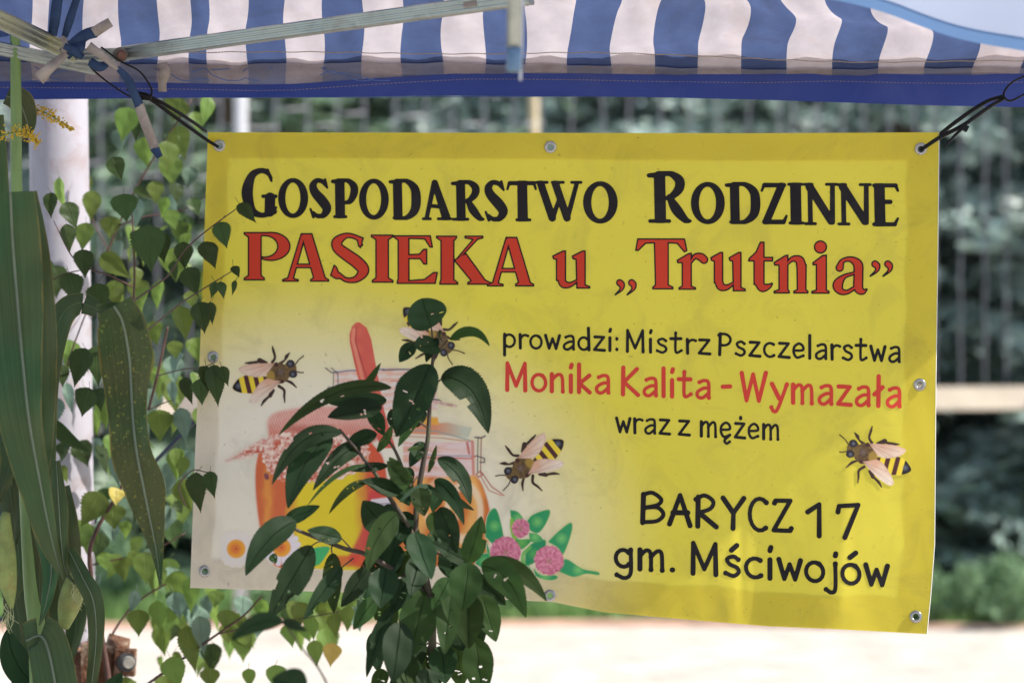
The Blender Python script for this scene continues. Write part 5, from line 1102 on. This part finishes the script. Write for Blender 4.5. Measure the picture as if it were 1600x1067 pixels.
for i, r in enumerate(CH):
    b, t, hw, Y, mk = r[:5]; mid = r[5] if len(r) > 5 else None; pf = r[6] if len(r) > 6 else prof_cherry
    bites = ()
    if i % 5 == 2: bites = ((.62, 1, .6),)
    if (b, t) == ((487, 852), (421, 965)): bites = ((.66, -1, .35), (.72, -1, .3), (.62, 1, .8))
    if (b, t) == ((534, 885), (475, 967)): bites = ((.68, -1, .4), (.76, -1, .4))
    add_leaf(ch, b, t, hw, Y, M['cherryl'] if mk else M['cherry'], i, mid, pf, .032, dY=-.02-.02*(i % 3), bites=bites, nu_=30, holes=(2+i % 4 if i % 2 == 0 else 0), fold=.14+.05*(i % 4), tilt=.3*math.sin(i*1.7))
nl = empty('cherry_twig', P(440, 975, 3.9), 'blurred cherry leaf hanging nearest the camera below the banner', 'leafy twig')
add_leaf(nl, (442, 970), (362, 1000), 15, 3.9, M['cherry'], 300, (400, 974), prof_cherry, .03)
add_leaf(nl, (442, 970), (480, 985), 8, 3.9, M['cherry'], 301)
put('stem', mesh(*tube_px([(442, 970, 3.9, 1.2), (470, 1010, 3.92, 1.6), (520, 1090, 4.0, 2), (620, 1400, 4.2, 4), (690, 1860, 4.3, 6)], 6)), M['ctwig'], nl)
add_leaf(nl, (480, 1075), (425, 1060), 26, 3.95, M['cherry'], 302)

# ---------------------------------------------------------------- birch
bi = empty('birch_sapling', P(200, 1300, 5.4), 'young birch with small pointed green leaves between the pole and the banner', 'birch')
BS = [[(172, 1100, 5.4, 5), (160, 1000, 5.4, 4.5), (140, 880, 5.35, 3.8), (150, 830, 5.3, 3.2), (176, 785, 5.3, 2.8), (196, 740, 5.3, 2.4), (212, 620, 5.25, 2.2), (208, 520, 5.2, 2), (209, 470, 5.15, 1.9), (210, 420, 5.1, 1.6), (207, 345, 5.1, 1.2), (200, 306, 5.1, .8)],
      [(209, 470, 5.12, 1.6), (240, 448, 5.05, 1.4), (265, 428, 5.0, 1.3), (290, 390, 4.93, 1.2), (330, 355, 4.9, 1.0), (370, 326, 4.88, .8)],
      [(207, 448, 5.15, 1.5), (170, 430, 5.1, 1.3), (140, 420, 5.1, 1.2), (112, 400, 5.1, 1.1), (84, 345, 5.1, .8)],
      [(140, 420, 5.1, .9), (105, 427, 5.1, .9), (78, 440, 5.1, .8)],
      [(165, 400, 5.6, 1.8), (185, 352, 5.6, 1.7), (215, 290, 5.6, 1.6), (245, 240, 5.6, 1.5), (300, 155, 5.6, 1.2)],
      [(185, 352, 5.5, 1.3), (230, 338, 5.5, 1.3), (280, 330, 5.5, 1.1), (325, 305, 5.4, .8)],
      [(175, 400, 5.8, 1.4), (150, 355, 5.8, 1.2), (125, 290, 5.8, 1.0), (135, 275, 5.8, .7)],
      [(225, 520, 5.3, 1.5), (262, 490, 5.1, 1.3), (285, 472, 5.0, 1.2), (320, 450, 4.93, 1.0), (362, 424, 4.9, .8)],
      [(232, 640, 5.4, 2.2), (245, 590, 5.35, 2.2), (256, 540, 5.35, 2), (262, 510, 5.35, 1.6)],
      [(243, 588, 5.3, 1.2), (285, 577, 5.1, 1.1), (315, 574, 4.98, 1.0), (333, 568, 4.92, .8)],
      [(232, 640, 5.3, 1.2), (255, 630, 5.3, 1.0), (270, 625, 5.2, .8)],
      [(118, 555, 5.4, 1.4), (105, 570, 5.4, 1.3), (130, 500, 5.4, 1.2), (138, 485, 5.4, 1)],
      [(145, 882, 5.5, 1.6), (190, 872, 5.5, 1.4), (235, 862, 5.5, 1.2), (290, 832, 5.5, 1)],
      [(160, 1020, 5.5, 2), (185, 975, 5.5, 1.8), (215, 940, 5.5, 1.6), (270, 905, 5.5, 1.4)],
      [(200, 1090, 5.3, 2.4), (270, 1040, 5.3, 2.2), (340, 990, 5.3, 1.9), (380, 962, 5.3, 1.6), (410, 930, 5.3, 1.3)],
      [(340, 990, 5.3, 1.3), (380, 982, 5.3, 1.2), (450, 970, 5.3, 1.1), (530, 955, 5.3, .9)],
      [(290, 790, 5.2, 1.2), (280, 760, 5.1, 1.2), (300, 735, 5.0, 1), (325, 738, 4.95, .8)]]
S0 = BS[0]; S0b = [(190, 1775, 5.4, 9), (180, 1400, 5.4, 7)]+S0
put('stem', mesh(*tube_px(S0b, 8), smooth=True), M['twig'], bi)
for s_ in BS[1:]: tw(bi, s_, M['twig'], sides=6)
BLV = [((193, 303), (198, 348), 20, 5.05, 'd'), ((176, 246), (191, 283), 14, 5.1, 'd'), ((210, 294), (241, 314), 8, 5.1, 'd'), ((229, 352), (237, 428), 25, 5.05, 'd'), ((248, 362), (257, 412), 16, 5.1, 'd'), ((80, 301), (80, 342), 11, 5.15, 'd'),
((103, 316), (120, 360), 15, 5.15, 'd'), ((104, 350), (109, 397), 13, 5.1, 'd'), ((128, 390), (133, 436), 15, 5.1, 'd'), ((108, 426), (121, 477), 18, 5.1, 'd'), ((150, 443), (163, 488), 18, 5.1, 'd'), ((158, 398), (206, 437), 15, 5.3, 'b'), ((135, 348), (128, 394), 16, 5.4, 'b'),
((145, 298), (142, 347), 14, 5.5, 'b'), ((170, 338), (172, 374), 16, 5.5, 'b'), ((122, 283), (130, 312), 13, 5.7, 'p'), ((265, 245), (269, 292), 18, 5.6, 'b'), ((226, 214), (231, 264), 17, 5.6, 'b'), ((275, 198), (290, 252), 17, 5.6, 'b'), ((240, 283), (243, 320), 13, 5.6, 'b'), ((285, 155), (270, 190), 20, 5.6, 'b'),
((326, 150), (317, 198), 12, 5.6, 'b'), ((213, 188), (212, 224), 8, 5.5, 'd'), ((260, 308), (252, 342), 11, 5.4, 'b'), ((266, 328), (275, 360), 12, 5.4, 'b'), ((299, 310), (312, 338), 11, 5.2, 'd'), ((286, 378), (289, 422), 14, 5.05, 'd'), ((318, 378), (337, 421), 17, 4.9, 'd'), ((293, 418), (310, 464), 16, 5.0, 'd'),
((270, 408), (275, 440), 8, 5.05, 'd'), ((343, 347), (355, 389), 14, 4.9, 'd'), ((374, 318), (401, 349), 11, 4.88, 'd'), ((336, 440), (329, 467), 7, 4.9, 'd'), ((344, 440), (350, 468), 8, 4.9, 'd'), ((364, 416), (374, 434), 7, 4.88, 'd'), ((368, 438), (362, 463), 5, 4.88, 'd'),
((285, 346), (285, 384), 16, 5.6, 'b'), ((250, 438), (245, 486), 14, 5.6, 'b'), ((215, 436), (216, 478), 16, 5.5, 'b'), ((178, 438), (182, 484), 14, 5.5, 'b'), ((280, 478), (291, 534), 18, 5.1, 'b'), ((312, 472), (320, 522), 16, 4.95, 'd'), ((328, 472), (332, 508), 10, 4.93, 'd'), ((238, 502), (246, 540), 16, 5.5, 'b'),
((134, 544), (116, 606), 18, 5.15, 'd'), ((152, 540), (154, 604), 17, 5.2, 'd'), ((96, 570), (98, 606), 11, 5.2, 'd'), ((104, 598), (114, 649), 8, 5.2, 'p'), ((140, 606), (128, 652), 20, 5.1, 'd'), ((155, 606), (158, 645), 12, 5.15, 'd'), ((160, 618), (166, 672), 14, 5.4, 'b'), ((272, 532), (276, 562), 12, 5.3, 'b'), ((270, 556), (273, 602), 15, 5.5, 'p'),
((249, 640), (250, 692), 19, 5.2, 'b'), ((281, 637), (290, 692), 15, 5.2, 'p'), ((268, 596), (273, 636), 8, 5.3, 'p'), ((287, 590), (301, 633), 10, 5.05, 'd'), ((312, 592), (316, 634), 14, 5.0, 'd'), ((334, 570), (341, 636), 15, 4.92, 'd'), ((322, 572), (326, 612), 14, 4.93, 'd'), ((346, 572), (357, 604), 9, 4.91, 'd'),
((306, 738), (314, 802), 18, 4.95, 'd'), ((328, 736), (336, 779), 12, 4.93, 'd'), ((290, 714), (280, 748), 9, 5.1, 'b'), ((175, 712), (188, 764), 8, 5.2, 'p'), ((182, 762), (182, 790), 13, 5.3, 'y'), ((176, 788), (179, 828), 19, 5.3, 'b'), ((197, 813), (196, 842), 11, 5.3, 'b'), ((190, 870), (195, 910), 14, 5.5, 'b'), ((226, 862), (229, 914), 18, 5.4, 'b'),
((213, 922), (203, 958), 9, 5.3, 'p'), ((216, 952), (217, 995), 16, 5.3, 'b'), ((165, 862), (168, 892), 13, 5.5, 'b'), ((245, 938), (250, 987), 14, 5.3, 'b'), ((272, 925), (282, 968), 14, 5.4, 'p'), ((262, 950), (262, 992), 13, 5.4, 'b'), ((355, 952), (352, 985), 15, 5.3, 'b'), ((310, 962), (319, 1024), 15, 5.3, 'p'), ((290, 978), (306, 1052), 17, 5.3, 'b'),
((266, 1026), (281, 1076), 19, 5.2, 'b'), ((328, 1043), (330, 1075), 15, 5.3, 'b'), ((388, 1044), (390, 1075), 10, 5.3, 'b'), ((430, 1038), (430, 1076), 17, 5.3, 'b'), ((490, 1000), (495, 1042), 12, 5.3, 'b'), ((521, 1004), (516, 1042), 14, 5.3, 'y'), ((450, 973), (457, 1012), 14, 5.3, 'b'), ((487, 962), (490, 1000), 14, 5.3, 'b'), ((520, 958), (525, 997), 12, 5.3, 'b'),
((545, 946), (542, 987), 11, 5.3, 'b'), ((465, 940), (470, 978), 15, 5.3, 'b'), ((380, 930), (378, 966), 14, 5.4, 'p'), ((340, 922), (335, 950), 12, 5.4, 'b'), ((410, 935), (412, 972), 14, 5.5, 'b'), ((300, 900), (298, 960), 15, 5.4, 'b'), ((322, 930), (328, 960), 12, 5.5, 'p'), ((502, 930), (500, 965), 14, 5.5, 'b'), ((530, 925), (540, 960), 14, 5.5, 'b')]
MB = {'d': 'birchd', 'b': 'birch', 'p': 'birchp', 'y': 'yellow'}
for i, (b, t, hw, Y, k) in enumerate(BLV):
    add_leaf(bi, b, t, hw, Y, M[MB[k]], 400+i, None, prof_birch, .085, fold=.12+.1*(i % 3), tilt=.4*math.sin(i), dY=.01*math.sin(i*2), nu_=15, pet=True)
rs = np.random.RandomState(77)
zones = [((75, 150), (500, 720), 14), ((70, 160), (720, 900), 14), ((150, 320), (480, 700), 12), ((160, 330), (280, 470), 10), ((255, 345), (700, 900), 8), ((60, 160), (270, 480), 6), ((240, 560), (925, 990), 14), ((95, 320), (560, 720), 14), ((85, 200), (690, 800), 16), ((150, 290), (780, 900), 14), ((205, 300), (330, 480), 14), ((250, 345), (920, 1060), 14), ((350, 560), (925, 985), 14), ((190, 340), (158, 300), 8), ((120, 215), (900, 1060), 4), ((0, 60), (740, 1000), 5), ((230, 290), (560, 740), 8), ((225, 300), (740, 900), 6)]
j = 0
for (xa, xb), (ya, yb), n_ in zones:
    for q in range(n_):
        x = rs.uniform(xa, xb); y = rs.uniform(ya, yb); L = rs.choice([20, 28, 34, 40, 48, 54]); dx = rs.normal()*11
        add_leaf(bi, (x, y), (x+dx, y+L), L*rs.uniform(.30, .42), rs.uniform(5.35, 5.95), M[['birch', 'birch', 'birchp', 'birchd', 'birch'][rs.randint(5)]], 700+j, None, prof_birch, .07, fold=.05+.5*rs.rand(), tilt=rs.normal()*.8, nu_=12, pet=True); j += 1

# ---------------------------------------------------------------- corn
def corn_leaf(parent, pts, mat, Y, seed=0, rib=True, fold=.25, wave=2.0):
    """pts: (px,py,hw_left,hw_right) rows from base to tip"""
    c = catmull(pts, 8); V = []; Fc = []; UV = []; m = len(c); R = []
    for i, q in enumerate(c):
        a = c[max(0, i-1)]; b = c[min(m-1, i+1)]; d = np.array([b[0]-a[0], b[1]-a[1]]); d /= np.linalg.norm(d)+1e-9; n_ = np.array([-d[1], d[0]])
        if n_[0] < 0 and abs(n_[0]) > .3: n_ = -n_
        YY = Y+.02*math.sin(i*.15+seed)
        for v in (-1, -.66, -.33, 0, .33, .66, 1):
            hw = q[2] if v < 0 else q[3]; wob = wave*math.sin(i*.55+seed+v)*max(0, abs(v)-.5)
            V.append(P(q[0]+n_[0]*(v*hw), q[1]+n_[1]*(v*hw)+wob, YY+fold*abs(v)*hw/F*Y+.004*math.sin(i*.5+v*4+seed)*abs(v))); UV.append((i/m, v*.999))
        R.append((q[0], q[1], YY-.0015, max(.4, min(2.2, (q[2]+q[3])*.035))))
    for i in range(m-1):
        for k in range(6): o = i*7+k; Fc.append((o, o+1, o+8, o+7))
    o = put('leaf', mesh(V, Fc, True, uv=UV), mat, parent)
    if rib: put('midrib', mesh(*tube([P(*r[:3]) for r in R], [r[3]/F*Y for r in R], 6), smooth=True), M['rib'], o)
    return o
co = empty('corn_plant', P(35, 1300, 4.75), 'tall corn plant with broad drooping leaves at the left edge', 'corn plant')
put('stalk', mesh(*tube_px([(22, -60, 4.85, 7), (25, 150, 4.85, 8.5), (26, 300, 4.85, 9), (34, 600, 4.87, 11), (50, 900, 4.87, 14), (62, 1067, 4.87, 16), (70, 1775, 4.87, 20)], 14), smooth=True), M['stalk'], co)
corn_leaf(co, [(16, 300, 46, 38), (20, 380, 50, 44), (28, 480, 55, 40), (36, 570, 55, 30), (46, 660, 48, 20), (62, 750, 36, 16), (80, 840, 22, 10), (98, 905, 2, 2)], M['corn'], 4.42, 0)
corn_leaf(co, [(30, 302, 30, 28), (44, 400, 40, 34), (55, 520, 42, 34), (60, 620, 40, 27), (62, 700, 30, 20), (66, 780, 4, 3)], M['corn'], 4.50, 2, rib=False)
corn_leaf(co, [(60, 1000, 14, 14), (66, 760, 20, 20), (70, 600, 22, 22), (92, 505, 20, 20), (120, 474, 17, 17), (152, 483, 14, 14)], M['corn'], 4.86, 3, rib=False)
corn_leaf(co, [(178, 478, 30, 30), (192, 505, 42, 34), (202, 560, 47, 38), (205, 610, 42, 26), (208, 660, 38, 22), (214, 710, 40, 24), (224, 760, 32, 34), (234, 810, 20, 24), (244, 860, 9, 12), (251, 916, 1.5, 1.5)], M['corn2'], 4.50, 5)
corn_leaf(co, [(150, 482, 6, 6), (175, 482, 10, 12), (205, 492, 12, 14), (222, 515, 6, 5)], M['corn'], 4.495, 6, rib=False, fold=-.2)
corn_leaf(co, [(52, 760, 18, 18), (72, 830, 20, 16), (80, 890, 14, 12), (72, 940, 8, 8), (62, 978, 1, 1)], M['corn'], 4.70, 7)
corn_leaf(co, [(40, 1000, 26, 30), (70, 1000, 30, 34), (92, 1100, 34, 34), (110, 1200, 20, 20)], M['corn'], 4.72, 8)
corn_leaf(co, [(108, 860, 10, 10), (128, 900, 14, 14), (146, 940, 14, 16), (150, 1000, 12, 12), (142, 1080, 8, 8), (140, 1130, 4, 4)], M['corn'], 4.74, 9)
corn_leaf(co, [(88, 720, 6, 6), (92, 790, 14, 14), (96, 850, 12, 10), (102, 890, 6, 5), (118, 912, 1, 1)], M['corn'], 4.73, 10)
corn_leaf(co, [(10, 150, 14, 14), (30, 160, 18, 22), (42, 190, 16, 16), (48, 215, 2, 2)], M['corn'], 4.92, 11)
corn_leaf(co, [(-10, 180, 20, 16), (-4, 300, 26, 18), (-6, 450, 30, 18), (-10, 600, 20, 12)], M['corn'], 4.95, 12)
for k in range(15):
    x = [5, 25, 45, 15, 55, 35, 80, 20, 8, 60, 95, 70, 30, 105, 10][k]; y = [640, 700, 770, 820, 850, 900, 880, 960, 740, 940, 820, 1000, 1010, 900, 880][k]
    corn_leaf(co, [(x, y-60, 14, 14), (x+8, y, 20, 20), (x+14, y+70, 18, 16), (x+10*((k % 3)-1), y+150, 2, 2)], M['corn'], 4.98+.02*k, 13+k, rib=False)
put('husk', mesh(*tube_px([(10, 800, 4.8, 6), (4, 840, 4.8, 17), (6, 880, 4.8, 20), (14, 920, 4.8, 12), (18, 950, 4.8, 3)], 14), smooth=True), M['husk'], co)
put('husk', mesh(*tube_px([(100, 980, 4.84, 8), (108, 945, 4.83, 18), (118, 910, 4.82, 17), (124, 885, 4.82, 6)], 14), smooth=True), M['husk'], co)
S = []; rs = np.random.RandomState(4)
for k in range(26):
    x, y = (rs.uniform(112, 128), rs.uniform(900, 925)) if k < 14 else (rs.uniform(4, 20), rs.uniform(930, 960)); S.append(tube_px([(x, y, 4.80, .7), (x+rs.normal()*6, y+14, 4.79, .6), (x+rs.normal()*9, y+32, 4.79, .4)], 4, 3))
o = put('silk', mesh(*join(S)), M['silk'], co); o['kind'] = 'stuff'
# broad dark leaf bottom left corner
bl_ = empty('broadleaf_plant', P(40, 1400, 4.9), 'broad dark leaf of a low plant in the bottom left corner', 'plant')
add_leaf(bl_, (62, 1078), (14, 980), 24, 4.9, M['cherry'], 501, (24, 1030), prof_cherry, 0)
add_leaf(bl_, (56, 1085), (64, 1000), 20, 4.92, M['cherry'], 502, None, prof_cherry, 0)
add_leaf(bl_, (158, 1100), (190, 1050), 16, 4.9, M['cherry'], 503)
add_leaf(bl_, (82, 655), (140, 705), 12, 5.2, M['birchd'], 504, (100, 680), prof_cherry, 0, name='leaf')
put('stem', mesh(*tube_px([(60, 1078, 4.9, 2), (64, 1300, 4.9, 4), (70, 1690, 4.9, 5)], 7)), M['gstem'], bl_)
# goldenrod
def goldenrod(path, rad, label, Y, seed):
    t = empty('goldenrod', P(path[0][0], path[0][1], Y), label, 'goldenrod flower', 'goldenrod sprays by the white pole')
    c = catmull([p+(0,) for p in path], 8); put('stem', mesh(*tube([P(q[0], q[1], Y) for q in c], [.0016]*len(c), 6)), M['gstem'], t)
    rs = np.random.RandomState(seed); parts = []
    for i in range(230):
        u = rs.rand(); q = c[int(u*(len(c)-1))]; r = np.interp(u, [0, .6, 1], rad); x = q[0]+rs.normal()*r*.5; y = q[1]+rs.normal()*r*.45; s = rs.uniform(1.2, 2.2)
        p = P(x, y, Y+rs.normal()*.008); s_ = s/F*Y
        parts.append(([p+Vector(v)*s_ for v in ((1, 0, 0), (-1, 0, 0), (0, 1, 0), (0, -1, 0), (0, 0, 1), (0, 0, -1))], [(0, 2, 4), (2, 1, 4), (1, 3, 4), (3, 0, 4), (2, 0, 5), (1, 2, 5), (3, 1, 5), (0, 3, 5)]))
    o = put('florets', mesh(*join(parts)), M['golden'], t); o['kind'] = 'stuff'
goldenrod([(112, 203), (90, 188), (70, 176), (42, 170)], [3, 12, 9], 'upper goldenrod spray crossing the top of the white pole', 4.95, 1)
goldenrod([(60, 226), (48, 212), (30, 206), (2, 212)], [4, 14, 11], 'lower goldenrod spray across the corn stalk', 4.78, 2)
bpy.context.view_layer.update()
